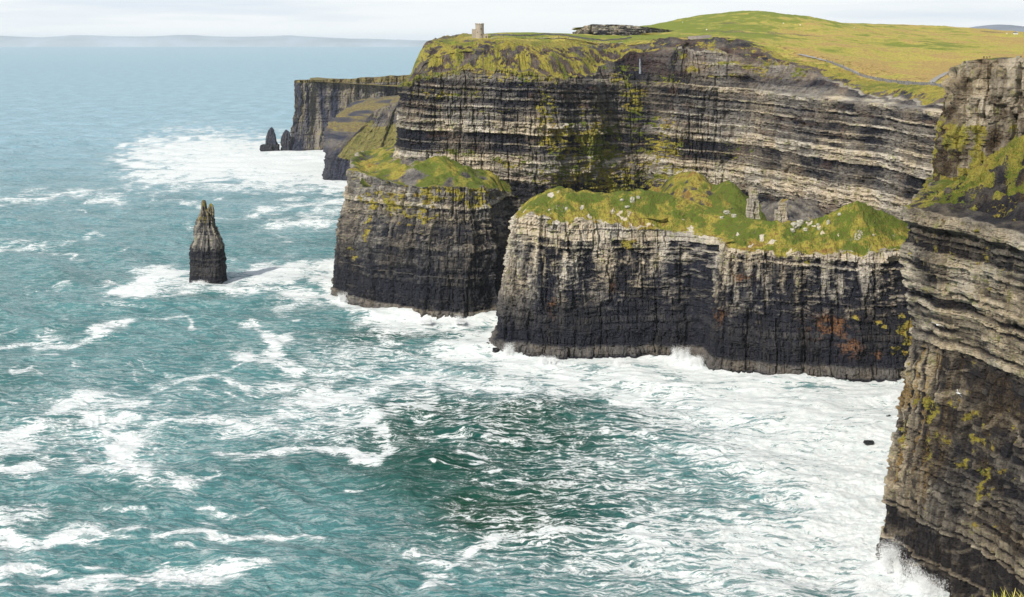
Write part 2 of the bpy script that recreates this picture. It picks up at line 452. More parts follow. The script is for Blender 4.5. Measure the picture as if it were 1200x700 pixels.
def a_rim(C, u, ex):
    px = C[:, 0] / C[:, 1] * F + 600
    # the rim stands back from the wall foot curve
    r = hbase(C[:, 0], C[:, 1] + 8)
    zr = interp(px, [(440,158),(467,165),(480,169),(505,174),(560,176),(600,175),(640,171),(680,168),(705,171),(728,181),(750,188),(765,191),(800,192),(840,190),(862,187),(890,181),(920,174)])
    w = smooth(930, 880, px); w = np.where(C[:, 1] > 1010, 1, w)
    r = r * (1 - w) + zr * w
    return r + 1.6 * fbm2(u / 18, u * 0, 41, 3) + 2.4 * fbm2(u / 6, u * 0, 42, 4, .65) * (.3 + .7 * w)
_Ca, _ua, _na, _ea = resample(a_pts())
_rza = a_rim(_Ca, _ua, _ea)
def RZA(U): return np.interp(U, _ua, _rza)
def a_cap(X, Y, D, U, RZ):
    z = hland(X, Y)
    z0 = RZ
    t = smooth(0, 14, D)
    z = z0 * (1 - t) + z * t
    z = z + (1 - t) * t * 3.0 * fbm2(U / 7, D / 5, 44, 3)
    z = z + 2.6 * smooth(1, 6, D) * smooth(40, 24, D) * (.35 + .65 * smooth(930, 860, X / Y * F + 600)) * fbm2(X / 9, Y / 6, 43, 4, .6)
    z = z - 2.5 * smooth(58, 66, D)
    px = X / Y * F + 600
    n = fbm2(X / 9, Y / 5, 45, 6, .78)
    rgt = smooth(880, 940, px)
    slope_zone = smooth(46, 20, D) * (1 - rgt) + smooth(20, 8, D) * rgt
    veg = .90 - slope_zone * .38 + .75 * n * slope_zone
    veg = veg - .22 * slope_zone * smooth(760, 800, px) * smooth(1000, 940, px)
    pale = .25 + .3 * fbm2(X / 9, z / 3, 46, 3)
    dry = .56 + .3 * fbm2(X / 18, Y / 14, 47, 5, .7)
    dd = smooth(20, 55, D)
    dry = dry * (1 - dd) + land_dry(X, Y) * dd
    ledge = smooth(930, 1000, px) * smooth(6, 2, D)
    return z, pale * .35 + ledge * .5, (veg + .12 * rgt) * (1 - ledge), dry, .30 * (1 - ledge) * smooth(-.6, .3, fbm2(X / 14, Y / 9, 57, 3))
capd = list(np.arange(.5, 30, .9)) + list(np.arange(30, 68, 1.6))
cl = cliff('main_cliff', a_pts(), BA, 45, a_rim, a_inset, a_paint, a_cap, ROCK, dz=.7, big=4.0, blk=1.35, cap_d=capd, macro_seed=100, dip=a_dip)
setp(cl, 'tall banded cliff wall with pale and dark rock layers under the grassy plateau', 'cliff', kind='structure')

# ------------------------------------------------------------------ lower tier in front of the main wall, left
def tier_pts():
    raw = [(-120,1180,8),(-150,1090,3),(-151,1000,1.6),(-147,940,.9),(-142,908,.7)]
    for px, py in ((388,347),(400,352),(430,360),(465,367),(500,373),(535,375),(560,374),(585,369)):
        x, y = sea_pt(px, py); raw.append((x, y, .7))
    raw += [(xat(600,850),850,.7),(xat(608,885),885,.9),(xat(650,900),900,1.2),(xat(700,920),920,2),(xat(760,960),960,2)]
    return raw
BT = Beds(5, .7, 4.2)
T_BANDS = [(-10,34,.0),(34,50,.04),(50,62,.08),(62,70,.15),(70,76,.10),(76,79,.42),(79,84,.12),(84,130,.2)]
T_VEG = vblobs([(455,245,850,60,20,.34),(570,235,830,40,14,.4),(440,235,860,40,12,.45),(420,262,860,12,25,.4),(520,225,840,50,12,.5),(490,250,840,16,30,.32),(560,220,840,40,10,.5),(640,215,900,40,22,.55),(700,235,920,50,18,.5),(408,290,880,10,16,.4)])
def t_paint(X, Y, Z, S, U, hard, rnd, f):
    p = band(S, T_BANDS) + .22 * (hard - .5) + .12 * (rnd - .5)
    px = X / Y * F + 600
    st = fbm2(U / 4, Z / 45, 60, 3)
    p = p + .2 * smooth(.2, .7, st) * smooth(40, 66, Z) + .10 * smooth(470, 400, px) * smooth(30, 60, Z)
    dash = smooth(.25, .6, fbm2(U / 4.5, Z / 1.1, 65, 4, .6) + .35 * fbm2(U / 16, Z / 12, 66, 2))
    p = p + .26 * dash * smooth(30, 60, Z)
    p = p * smooth(2, 6, Z + 3) + .14 * smooth(7, 3, Z)
    bv = blob(X, Z, T_VEG); n = fbm2(U / 5, Z / 3, 61, 4)
    v = bv + .45 * n * smooth(.05, .3, bv) + .24 * n + .14 * smooth(40, 76, Z) - .12
    v = np.maximum(v, smooth(86, 93, Z) * .3 + .4 * n * smooth(82, 92, Z))
    return p, v, .5 + .3 * n, 0 * Z, (p < .3) * 1.0
def t_inset(Z, U, X, Y): return np.interp(Z, [-5, 4, 50, 60, 66, 95], [0, 1.5, 5, 7, 10.5, 14])
T_RIM = [(300,98),(388,98),(400,96),(430,93),(470,92),(500,93),(560,92),(590,92),(603,86),(615,76),(640,66),(700,60),(800,55)]
def t_rim(C, u, ex):
    px = C[:, 0] / C[:, 1] * F + 600
    z = interp(px, T_RIM)
    return z + 1.2 * fbm2(u / 9, u * 0, 62, 3)
def t_cap(X, Y, D, U, RZ):
    px = X / Y * F + 600
    n = fbm2(X / 12, Y / 12, 63, 4)
    top = interp(px, [(380,106),(413,104),(440,106),(465,110),(500,108),(560,106),(600,102),(612,90),(630,74),(650,66),(700,60),(800,55)])
    RZ = RZ + (interp(px, T_RIM) - RZ) * smooth(1, 8, D)
    z = RZ + (top - RZ) * smooth(0, 60, D) + 2.0 * fbm2(X / 9, Y / 9, 68, 4) * smooth(3, 12, D) + 1.5 * n * smooth(0, 5, D) - .25 * np.maximum(D - 75, 0)
    v = .75 + .5 * n
    cut = np.exp(-((px - 481) / 9) ** 2)
    v = v - .5 * cut
    pale = .3 + .25 * n
    dry = .22 + .45 * fbm2(X / 9, Y / 12, 64, 3) + .15 * smooth(480, 440, px)
    return z, pale, v, dry, 0 * z
cl = cliff('lower_cliff', tier_pts(), BT, -4, t_rim, t_inset, t_paint, t_cap, ROCK, dz=.7, big=4.2, blk=1.3, cap_d=list(np.arange(.5, 40, 1.0)) + list(np.arange(40, 104, 3)), macro_seed=200, true_d=True)
setp(cl, 'dark lower cliff tier with a green grassy ledge left of the flat topped promontory', 'cliff', kind='structure')

# ------------------------------------------------------------------ promontory in front of the bay
def b_pts():
    raw = [(20,880,5),(2,830,2),(-9,790,1.0),(-13,760,.7)]
    for px, py in ((572,406),(583,413),(640,420),(700,420),(760,419),(800,420),(818,424),(832,433),(880,439),(960,444),(1030,445),(1062,444)):
        x, y = sea_pt(px, py); raw.append((x, y, .65))
    raw += [(xat(1100,668),668,1.2),(xat(1150,690),690,3),(300,760,6)]
    return raw
BB = Beds(8, .7, 4.0)
B_RUST = vblobs([(965,375,690,26,14,.8),(985,395,690,12,12,.7),(645,352,725,6,14,.55),(716,336,720,6,6,.55),(860,320,705,14,5,.7),(830,365,705,8,8,.7),(1022,412,680,6,5,.8)])
B_VEG = vblobs([(735,290,715,16,6,.55),(990,370,690,6,10,.6),(1055,378,680,16,16,.75),(1028,380,680,8,10,.6),(1050,400,680,16,12,.6),(640,258,725,9,5,.7),(935,300,700,10,4,.6)])
B_LICH = vblobs([(655,335,725,9,40,1),(700,350,722,16,10,.8),(735,310,715,20,5,.6),(765,370,715,10,12,.7),(833,300,705,5,30,.7),(855,350,705,20,40,.5),(760,385,715,40,6,.3),(920,390,700,60,22,.4)])
def b_paint(X, Y, Z, S, U, hard, rnd, f):
    px = X / Y * F + 600
    edge_s = 6 * fbm2(U / 7, Z * 0, 90, 2)
    mid = smooth(30, 62, Z + edge_s + 8 * fbm2(U / 5, Z / 60, 93, 2))
    S2 = S + .028 * (X - 60)
    p = .0 + .04 * mid
    st = fbm2(U / 3.6, Z / 55, 91, 3)
    mot = fbm2(U / 4.5, Z / 9, 106, 5, .65)
    p = p + .36 * smooth(.0, .6, st + .6 * mot) * mid - .2 * smooth(.0, .5, -st) * mid + .30 * mot * mid
    p = np.where(S2 > 72, .68 + .25 * (rnd - .5), p)
    p = np.where((S2 > 67) & (S2 <= 68.2), .5, p)
    p = np.where((S2 > 78) & (S2 < 79), .25, p)
    p = np.where((S2 > 85), .42 + .3 * fbm2(U / 3, Z / 6, 94, 2), p)
    p = p + .18 * (hard - .5) + .16 * (rnd - .5)
    dash = smooth(.25, .6, fbm2(U / 4.5, Z / 1.1, 108, 4, .6) + .35 * fbm2(U / 16, Z / 12, 109, 2))
    p = p + .34 * dash * smooth(18, 46, Z + 10 * mot) * (S2 < 72)
    corner = smooth(640, 600, px) * smooth(10, 35, Z)
    p = p + corner * .36
    p = p + .25 * blob(X, Z, B_LICH)
    shelf = smooth(7.5, 5.5, Z) * smooth(0, 2, Z)
    p = p * (smooth(14, 46, Z) * .9 + .1) + shelf * .16
    n = fbm2(U / 3.5, Z / 3, 92, 4)
    bv = blob(X, Z, B_VEG)
    v = bv * 1.0 + .4 * n * smooth(.05, .4, bv) + .26 * n + .16 * smooth(30, 66, Z) - .10
    v = np.maximum(v, smooth(3.5, 0, 0 + (RZB(U) - Z)) * (.5 + .5 * n))
    ru = blob(X, Z, B_RUST) * 1.6 * smooth(-.4, .3, n + blob(X, Z, B_RUST) - .4)
    return p, v, .5 + .4 * n, ru, (p < .3) * 1.0
b_rim_pts = [(500,82),(572,84),(600,86),(620,88),(660,85),(700,84),(760,79),(800,76),(860,72),(900,71),(950,71.5),(1000,72),(1060,73),(1200,74)]
_Cb, _ub, _nb, _eb = resample(b_pts())
_pxb = _Cb[:, 0] / _Cb[:, 1] * F + 600
def b_back(px, Y): return .55 * np.maximum(Y - interp(px, [(560,792),(640,778),(700,772),(830,750),(1000,728),(1060,722)]), 0)
_rzb = interp(_pxb, b_rim_pts) - np.minimum(b_back(_pxb, _Cb[:, 1]), 60) + 1.6 * fbm2(_ub / 8, _ub * 0, 95, 4)
def RZB(U): return np.interp(U, _ub, _rzb)
def b_inset(Z, U, X, Y):
    q = 3.5 * smooth(-.5, .6, fbm2(U / 22, U * 0, 104, 3)); Zv = Z - 2.5 * fbm2(U / 15, U * 0, 105, 3)
    base = np.interp(Z, [-5, 4, 43, 70, 90], [0, .8, 5, 10, 14]) + q * smooth(4, 6.5, Zv)
    pxx = X / Y * F + 600
    return base
def b_rim(C, u, ex): return RZB(u)
CREST = [(540,90),(600,95),(618,99.5),(640,99.5),(700,99),(740,99.5),(770,99),(790,96.5),(815,92),(830,89.5),(860,87),(885,85),(910,85),(935,85),(955,88),(975,93),(1000,98.5),(1020,97),(1045,90),(1065,82),(1100,80),(1200,80)]
def b_cap(X, Y, D, U, RZ):
    px = X / Y * F + 600
    n = fbm2(X / 8, Y / 8, 96, 5, .62)
    RZ = RZ + (interp(px, b_rim_pts) - np.minimum(b_back(px, Y), 60) - RZ) * smooth(1, 8, D)
    cr = interp(px, CREST) + .8 * fbm2(X / 14, Y / 14, 99, 3)
    w = 27.0
    z = RZ + (cr - RZ) * smooth(0, w, D) ** .8
    z = z - np.maximum(.45 * np.maximum(D - w, 0), np.minimum(b_back(px, Y), 60) * smooth(8, 27, D))
    z = z + 1.3 * n * smooth(0, 4, D) + .7 * fbm2(X / 2.4, Y / 2.4, 107, 3) * smooth(0, 3, D)
    v = .95 + .45 * n - .35 * smooth(5, 0, D)
    grn = smooth(960, 1000, px)
    rockn = fbm2(X / 5, Y / 5, 97, 3)
    v = v - .8 * smooth(.75, .95, rockn) * (1 - .9 * grn)
    dry = .32 + .6 * fbm2(X / 10, Y / 8, 98, 6, .7) + .25 * smooth(14, 2, D) - .10 * grn
    return z, .62 + .3 * rockn, v, dry, 0 * z
cl = cliff('promontory_cliff', b_pts(), BB, -4, b_rim, b_inset, b_paint, b_cap, ROCK, dz=.62, big=2.6, blk=1.25, cap_d=list(np.arange(.5, 40, .8)) + list(np.arange(40, 100, 3)), macro_seed=300, true_d=True)
setp(cl, 'grass topped promontory with pale blocky rock rim and streaked black walls above white surf', 'cliff', kind='structure')

# ------------------------------------------------------------------ near cliff on the right
BC = Beds(12, .5, 2.8)
BC2 = Beds(14, .6, 5.0)
C_BANDS = [(-10,30,.08),(30,70,.08),(70,84,.10),(84,86.5,.7),(86.5,88,.3),(88,90,.66),(90,92,.25),(92,93.5,.72),(93.5,98,.2),(98,99.3,.78),(99.3,103,.14),(103,112,.66),(112,114,.3),(114,120,.5),(120,129.5,.08),(129.5,136,.64),(136,300,.22)]
def c_pts():
    raw = [(262,650,6),(222,590,3),(190,530,1.2),(164,480,.5),(150,456,.4),(143,441,.35)]
    raw += [(146,425,.35),(155,408,.35),(161,390,.35),(166,368,.35),(172,345,.4),(182,318,.8),(205,280,4),(245,230,6)]
    return raw
def c_paint(X, Y, Z, S, U, hard, rnd, f):
    p = band(S, C_BANDS) + .24 * (hard - .5) + .14 * (rnd - .5)
    n = fbm2(U / 3, Z / 3, 111, 4); big = fbm2(U / 12, Z / 14, 112, 3)
    st = fbm2(U / 2.2, Z / 26, 113, 3)
    low = smooth(84, 80, S)
    corner = smooth(24, 0, np.abs(Y - 436) - 4)
    Zn = Z + 9 * fbm2(U / 12, Z / 12, 125, 3)
    tan = low * smooth(16, 32, Zn) * smooth(.0, .45, st + .45 * corner - .05)
    p = p + (.05 + .55 * corner) * tan - .10 * smooth(84, 80, S) * smooth(66, 76, S)
    dg = np.sin((S + .35 * (Y - 400) + 5 * fbm2(U / 14, Z / 14, 119, 2)) * .55)
    p = p + .30 * low * smooth(.75, .98, dg) * smooth(-.2, .4, fbm2(U / 10, Z / 10, 120, 2))
    lines = low * smooth(34, 20, Zn) * np.where(hard > .66, .4, 0)
    p = p + lines
    p = p - .12 * smooth(.1, .6, big) * low
    p = np.where(Z < 3, .0, p)
    p = p * (.58 + .5 * smooth(-.35, .35, fbm2(U / 16, Z / 9, 124, 4, .6))) + .1 * n
    v = .22 * n + .55 * smooth(.15, .6, big) * smooth(70, 50, S) * smooth(38, 45, S) - .05
    v = v + .42 * smooth(.0, .5, fbm2(U / 7, Z / 5, 114, 3)) * smooth(104, 112, S) * smooth(127, 122, S)
    v = np.maximum(v, .55 * smooth(.3, .7, fbm2(U / 5, Z / 4, 116, 3)) * smooth(131, 136, S) + .3 * n)
    v = v + .5 * smooth(462, 470, Y) * smooth(95, 115, Z)
    v = np.maximum(v, blob(Y, Z, [(424, 62, 10, 6, .62), (404, 52, 6, 12, .5), (395, 40, 5, 8, .45)]) + .6 * n - .1)
    rust = low * smooth(24, 34, Z) * (corner * smooth(0, .5, fbm2(U / 2, Z / 16, 115, 3)) * .9 + .14 * smooth(.2, .7, big))
    p = p + .5 * smooth(84, 90, S) * smooth(122, 116, S) * vn2(U / 12, S / 1.6, 123)
    return p, v, .45 + .3 * n, rust, (p < .3) * 1.0
def c_inset(Z, U, X, Y):
    r = np.interp(Z, [-5, 3, 20, 60, 84, 100, 116, 128, 130, 137], [-2, 0, 2, 9, 13, 11, 9.5, 11, 8.0, 9])
    return r
def c_rim(C, u, ex): return 134.5 + 1.2 * fbm2(u / 9, u * 0, 117, 3) + smooth(445, 480, C[:, 1]) * 3
def c_cap(X, Y, D, U, RZ):
    n = fbm2(X / 7, Y / 7, 118, 4); n2 = fbm2(X / 18, Y / 18, 119, 3)
    sl = .42 + .08 * n2
    z = RZ + 1.5 * smooth(0, 6, D) + sl * np.maximum(D - 9, 0) * 1.15 + 2.4 * n * smooth(3, 10, D) + 2.6 * np.abs(fbm2(X / 3.2, Y / 3.2, 122, 4)) * smooth(8, 14, D)
    knoll = np.exp(-((X - 196) / 11) ** 2 - ((Y - 442) / 14) ** 2)
    z = z + 7 * knoll
    v = .50 + .85 * fbm2(X / 5, Y / 5, 121, 6, .75) + .5 * knoll - .12
    v = v - .55 * smooth(11, 5, D) * smooth(435, 420, Y)
    v = v - .2 * smooth(425, 400, Y) * smooth(24, 12, D)
    dry = .38 + .35 * n2 + .2 * n + .12 * smooth(430, 410, Y)
    return z, .03 + .12 * n + .4 * smooth(1.6, .3, D), v + .3 * smooth(425, 440, Y) * smooth(2, 5, D), dry, .9 * smooth(16, 8, np.hypot(X - 199, (Y - 414) * 1.0))
cl = cliff('near_cliff', c_pts(), BC, -4, c_rim, c_inset, c_paint, c_cap, ROCKN, dz=.34, big=2.6, blk=1.0, tiltk=.8, mega=.8, cap_d=list(np.arange(.3, 50, .5)) + list(np.arange(50, 80, 2)), macro_seed=400, true_d=True, rough=.5)
setp(cl, 'near overhanging cliff face with pale ribbed layers and ochre streaks at the right edge', 'cliff', kind='structure')

def c2_pts():
    raw = [(330,640,8),(262,600,4),(222,550,1.5),(200,515,.6),(190,494,.4),(191,484,.4),(200,476,.4),(212,466,.4),(222,450,.5),(232,420,.8),(240,380,2),(246,300,5),(205,200,6),(122,100,5),(60,40,3),(36,24,1.5),(19,14,1),(12,8,.8),(5,3.2,.6),(-8,1.6,1),(-30,-10,4),(-90,-60,10),(-200,-200,20)]
    return raw
def c2_paint(X, Y, Z, S, U, hard, rnd, f):
    n = fbm2(U / 4, Z / 5, 131, 4); big = fbm2(U / 14, Z / 12, 132, 3)
    p = .34 + .26 * (hard - .5) + .2 * (rnd - .5) + .55 * big + .3 * n
    p = np.where(S < 170, p - .22, p)
    v = .22 * n + .62 * smooth(176, 160, Z) * smooth(-.3, .4, fbm2(U / 6, Z / 6, 133, 3)) - .02
    return p, v, .5 + .2 * n, 0 * Z + .25, (p < .3) * 1.0
def c2_inset(Z, U, X, Y): return np.interp(Z, [-5, 140, 165, 182, 195], [-14, -6, -2.0, 0.0, 0.8]) * smooth(40, 300, Y)
def c2_rim(C, u, ex): return hbase(C[:, 0], C[:, 1]) + (1.1 * fbm2(u / 8, u * 0, 137, 4)) * smooth(100, 200, C[:, 1])
def c2_cap(X, Y, D, U, RZ):
    t = smooth(0, 6, D)
    z = RZ * (1 - t) + hland(X, Y) * t + .6 * t * (1 - t) * fbm2(X / 2, Y / 2, 134, 3) - 2.5 * smooth(58, 66, D) * smooth(20, 120, Y)
    n = fbm2(X / 4, Y / 4, 135, 3)
    return z, .3 + .2 * n, .7 + .4 * n - .35 * smooth(2, 0, D), .30 + .3 * n, 0 * z
cl = cliff('near_upper_cliff', c2_pts(), BC2, -4, c2_rim, c2_inset, c2_paint, c2_cap, ROCKN, dz=.42, big=2.4, blk=.7, joints=.5, tiltk=.7, mega=1.4, cap_d=list(np.arange(.4, 30, .8)) + list(np.arange(30, 68, 3)), macro_seed=500, rough=2.0)
setp(cl, 'brown massive upper block of the near cliff with people standing on its grassy top', 'cliff', kind='structure')

# ------------------------------------------------------------------ the plateau behind the rims
def poly_mask(X, Y, poly):
    ins = np.zeros(X.shape, bool); n = len(poly)
    for i in range(n):
        x1, y1 = poly[i]; x2, y2 = poly[(i + 1) % n]
        c = ((y1 > Y) != (y2 > Y)) & (X < (x2 - x1) * (Y - y1) / (y2 - y1 + 1e-12) + x1)
        ins ^= c
    return ins
def offset_curve(pts, d):
    C, u, nrm, ex = resample([(p[0], p[1], max(p[2], 4)) for p in pts])
    return [tuple(c - n * d) for c, n in zip(C, nrm)]
a_off = offset_curve(a_pts(), 46)
c_off = offset_curve(c2_pts()[:-1], 46)
poly = [(-60, 1550)] + a_off[2:] + c_off[1:] + [(-60, -150), (300, -400), (2500, -400), (2500, 3200), (-60, 3200)]
poly = [p for p in poly]
def ladder(edges):
    out = []
    for a, b, st in edges: out += list(np.arange(a, b, st))
    return np.array(out)
gx = ladder([(-150,-80,6),(-80,420,3.0),(420,800,6),(800,2500,40)])
gy = ladder([(-400,400,20),(400,880,4),(880,1250,3.0),(1250,1800,6),(1800,3200,30)])
GX, GY = np.meshgrid(gx, gy, indexing='ij')
GZ = hland(GX, GY) + .05
inside = poly_mask(GX, GY, poly)
DR = land_dry(GX, GY)
# worn pale soil and dark peat hags on the slope
n = fbm2(GX / 60, GY / 40, 140, 4)
pxg = GX / np.maximum(GY, 1) * F + 600
vegp = 1.1 - 1.0 * smooth(.55, .8, n) * smooth(1000, 1100, GY) * .6
Q = grid_faces(len(gx), len(gy))
ok = inside.ravel()[Q].all(axis=1)
Q = Q[ok]
used = np.unique(Q); remap = -np.ones(GX.size, int); remap[used] = np.arange(len(used))
V = np.stack([GX, GY, GZ], -1).reshape(-1, 3)[used]
A = np.stack([0 * DR + .3, np.clip(vegp, 0, 1), DR, 0 * DR], -1).reshape(-1, 4)[used]
GRASS = rock_material('hill_grass', (.03, .025, .02), (.30, .25, .18), (.20, .26, .02), (.52, .45, .085), (.50, .33, .11))
hill = mesh_np('hills', V, remap[Q], GRASS, True, {'m': A})
setp(hill, 'rolling green and straw coloured grass hillside above the cliffs', 'hill', kind='structure')

# ------------------------------------------------------------------ small terrain mounds behind the promontory
def mound(name, label, cx, cy, rx, ry, zpk, zlow, seed, sharp=1.0, veg=.9, dry=.25, asym=0, mat=None):
    n = 90
    a = np.linspace(-1, 1, n); A_, B_ = np.meshgrid(a, a, indexing='ij')
    X = cx + A_ * rx + asym * B_; Y = cy + B_ * ry
    r = np.sqrt(A_ ** 2 + B_ ** 2) ** 1.25
    z = zlow + (zpk - zlow) * np.clip(1 - r, -.3, 1) ** sharp if sharp == 1 else zlow + (zpk - zlow) * np.clip(1 - r, 0, 1) ** sharp
    nn = fbm2(X / 6, Y / 6, seed, 5, .6)
    z = z + nn * 1.2 + 5.0 * fbm2(X / 19, Y / 24, seed + 3, 3)
    At = np.stack([np.clip(.2 + .2 * nn, 0, 1), np.clip(veg + .5 * nn, 0, 1), np.clip(dry + .4 * fbm2(X / 8, Y / 8, seed + 1, 3), 0, 1), 0 * z], -1).reshape(-1, 4)
    o = mesh_np(name, np.stack([X, Y, z], -1), grid_faces(n, n), mat or ROCK, False, {'m': At})
    setp(o, label, 'slope', kind='structure'); return o
mound('grassy_slope', 'brown green grass cone leaning on the banded wall behind the promontory', xat(812,930), 932, 44, 100, 91, 60, 601, 1.0, .7, .62)
mound('grassy_slope', 'bright green grass mound left of the thin pale rock pillar', xat(857,880), 890, 34, 80, 86, 62, 611, 1.0, .95, .12)
mound('scree_slope', 'dark bare shale slope between the two pale rock pillars', xat(925,850), 862, 52, 60, 80, 52, 621, 1.0, .1, .6)

# ------------------------------------------------------------------ far headlands
BF = Beds(21, 1.5, 6)
def far_pts():
    return [(-400,2900,60),(-402,2600,30),(-405,2300,10),(-414,2130,2.2),(-414,2052,1.6),(-380,2040,1.6),(-330,2050,1.6),(-280,2052,1.6),(-225,2060,1.6),(-180,2072,1.8),(-120,2095,4),(0,2140,20),(200,2200,40)]
def f_paint(X, Y, Z, S, U, hard, rnd, f):
    st = fbm2(U / 9, Z / 90, 201, 4)
    p = .34 + .6 * st + .15 * (hard - .5) - .2 * smooth(30, 8, Z) + .15 * smooth(80, 120, Z)
    v = .12 + .45 * fbm2(U / 14, Z / 20, 202, 3) * smooth(-250, -180, X)
    v = np.maximum(v, smooth(116, 122, Z) * .6)
    return p, v, .8 + 0 * Z, 0 * Z, 0 * Z
def f_inset(Z, U, X, Y): return np.interp(Z, [-5, 0, 30, 60, 90, 130], [-10, -2, 14, 26, 32, 36])
def f_rim(C, u, ex): return -.09 * np.maximum(C[:, 1] - 2200, 0) + interp(C[:, 0], [(-500,122),(-450,123.5),(-380,125.5),(-300,127),(-230,131),(-170,135),(-100,140),(200,160)]) + .8 * fbm2(u / 25, u * 0, 203, 3)
def f_cap(X, Y, D, U, RZ):
    z = RZ - .06 * np.maximum(D - 6, 0) + .5 * fbm2(X / 20, Y / 20, 204, 2)
    return z, .3 + 0 * z, .9 + 0 * z, .72 + .2 * fbm2(X / 30, Y / 30, 205, 2), 0 * z
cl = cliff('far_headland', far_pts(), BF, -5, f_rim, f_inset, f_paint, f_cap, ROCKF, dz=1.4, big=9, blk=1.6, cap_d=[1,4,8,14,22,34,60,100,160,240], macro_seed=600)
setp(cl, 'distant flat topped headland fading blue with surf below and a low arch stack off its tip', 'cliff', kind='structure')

def mid_pts():
    return [(-150,2000,30),(-235,1850,12),(-268,1740,4),(-277,1680,1.6)] + [(xat(378,1650),1650,1.3),(xat(386,1625),1625,1.3),(xat(400,1612),1612,1.3),(xat(420,1600),1600,1.5),(xat(445,1590),1590,2.5),(-100,1600,8),(60,1640,30)]
def m_paint(X, Y, Z, S, U, hard, rnd, f):
    n = fbm2(U / 10, Z / 8, 211, 4)
    p = .06 + .25 * smooth(25, 50, Z) + .3 * n * smooth(20, 50, Z) + .1 * smooth(80, 95, Z)
    px = X / Y * F + 600
    e = 391 + (zat(208, 1640) - Z) * 0 + 4 * fbm2(Z / 14, U * 0, 215, 2)
    v = smooth(-4, 4, px - e - smooth(34, 28, Z) * 14 + smooth(30, 60, Z) * 6) * (smooth(22, 32, Z) * .95) * (1 - smooth(72, 80, Z + 6 * n) * .75)
    v = v + .1 * n
    return p, v, .55 + .15 * n, 0 * Z, 0 * Z
def m_inset(Z, U, X, Y): return np.interp(Z, [-5, 0, 30, 36, 76, 92, 110], [-4, 0, 5, 10, 62, 72, 100]) * smooth(1620, 1600, Y - 60) + 0
def m_rim(C, u, ex):
    px = C[:, 0] / C[:, 1] * F + 600
    return interp(px, [(330,52),(378,62),(386,76),(400,90),(412,100),(425,104),(445,106),(520,106),(700,110)]) + 2 * fbm2(u / 14, u * 0, 213, 3)
def m_cap(X, Y, D, U, RZ):
    n = fbm2(X / 15, Y / 15, 214, 3)
    return RZ + .06 * D + n, .3 + .3 * n, .6 + .5 * n, .8 + 0 * n, 0 * n
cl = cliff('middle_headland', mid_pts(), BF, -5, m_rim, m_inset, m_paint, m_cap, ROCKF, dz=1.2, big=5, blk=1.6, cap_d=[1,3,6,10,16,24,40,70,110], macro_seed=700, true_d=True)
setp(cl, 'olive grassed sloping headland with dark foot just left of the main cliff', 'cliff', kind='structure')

# ------------------------------------------------------------------ sea stacks
def stack(name, label, cx, cy, prof, seed, mat, pz=.7, ecc=.8, rot=0.0, spires=None, nth=150, pal=None):
    """prof: list of (z, left_half_width, right_half_width, centre shift)"""
    zmax = prof[-1][0]; zs = np.arange(-4, zmax, pz); zs = np.append(zs, zmax)
    th = np.linspace(0, 2 * np.pi, nth, endpoint=False)
    Zg, T = np.meshgrid(zs, th, indexing='ij')
    L = np.interp(Zg, [p[0] for p in prof], [p[1] for p in prof]); R = np.interp(Zg, [p[0] for p in prof], [p[2] for p in prof])
    sh = np.interp(Zg, [p[0] for p in prof], [p[3] for p in prof])
    r = np.where(np.cos(T) > 0, R, L)
    bd = Beds(seed, .7, 3.5)
    k, f, hard, rnd, edge = bd.at(Zg + .4 * vn2(T * 2, Zg / 5, seed), T * 14)
    sq = 1 / np.maximum(np.abs(np.cos(T)), np.abs(np.sin(T))) ** .45
    amp = np.minimum(1, r / 6)
    rr = r * sq * .9 + amp * (1.5 * (rnd - .5) + .6 * (hard - .5) - np.where(edge < .3, .8, 0) + 2.2 * fbm2(np.abs(T - np.pi) * 3.5, Zg / 30, seed + 5, 3)) + amp * 2.0 * fbm3(np.cos(T) * 2, np.sin(T) * 2, Zg / 22, seed, 3)
    rr = np.maximum(rr, .25)
    rr[-1] *= .15
    X = cx + sh + rr * np.cos(T); Y = cy + rr * np.sin(T) * ecc
    if spires: # lower the top where gaps between spires are
        pass
    pale, veg, rust = pal(X, Y, Zg, hard, rnd, T)
    A = np.stack([np.clip(a, 0, 1) for a in (pale, veg, .6 + 0 * Zg, rust)], -1).reshape(-1, 4)
    V = np.stack([X, Y, Zg], -1).reshape(-1, 3)
    nz = len(zs)
    Q = []
    i = np.arange(nz - 1)[:, None]; j = np.arange(nth)[None, :]; j2 = (j + 1) % nth
    Q = np.stack([i * nth + j, i * nth + j2, (i + 1) * nth + j2, (i + 1) * nth + j], -1).reshape(-1, 4)
    o = mesh_np(name, V, Q, mat, False, {'m': A})
    return o
def st_pal(X, Y, Z, hard, rnd, T):
    n = fbm2(T * 4, Z / 4, 301, 3); st = fbm2(T * 7, Z / 30, 302, 2)
    p = np.where(Z < 28 + 3 * n, .0, .22 + .3 * st + .2 * n) + .14 * (hard - .5)
    return p, .12 + .5 * smooth(30, 60, Z) * smooth(-.3, .5, n), 0 * Z
def stack_join(main, others):
    pass
root = bpy.data.objects.new('sea_stack', None); col.objects.link(root)
root.location = (0, 0, 0)
sx, sy = xat(243, 940), 940
p1 = stack('rock_column', '', sx + .3, sy, [(-4,15,15.5,0),(1,14,15,1),(3,13,15,0),(8,12.5,14,.3),(14,12.5,13.5,0),(20,14,13.5,0),(25,13.5,13,0),(30,13,13.5,0),(33,10.5,12,0),(37,9.8,11,0),(42,9,9,-.5),(46,8.2,7.8,-.8),(52,6.8,6.8,-.8),(56,5.4,5.6,-1),(58,4.2,4.8,-1.4),(59.5,2.4,2.6,-2.8),(63,2,2.1,-3),(66,1.4,1.6,-3.3),(67.2,.8,1,-3.5)], 31, ROCK, pal=st_pal)
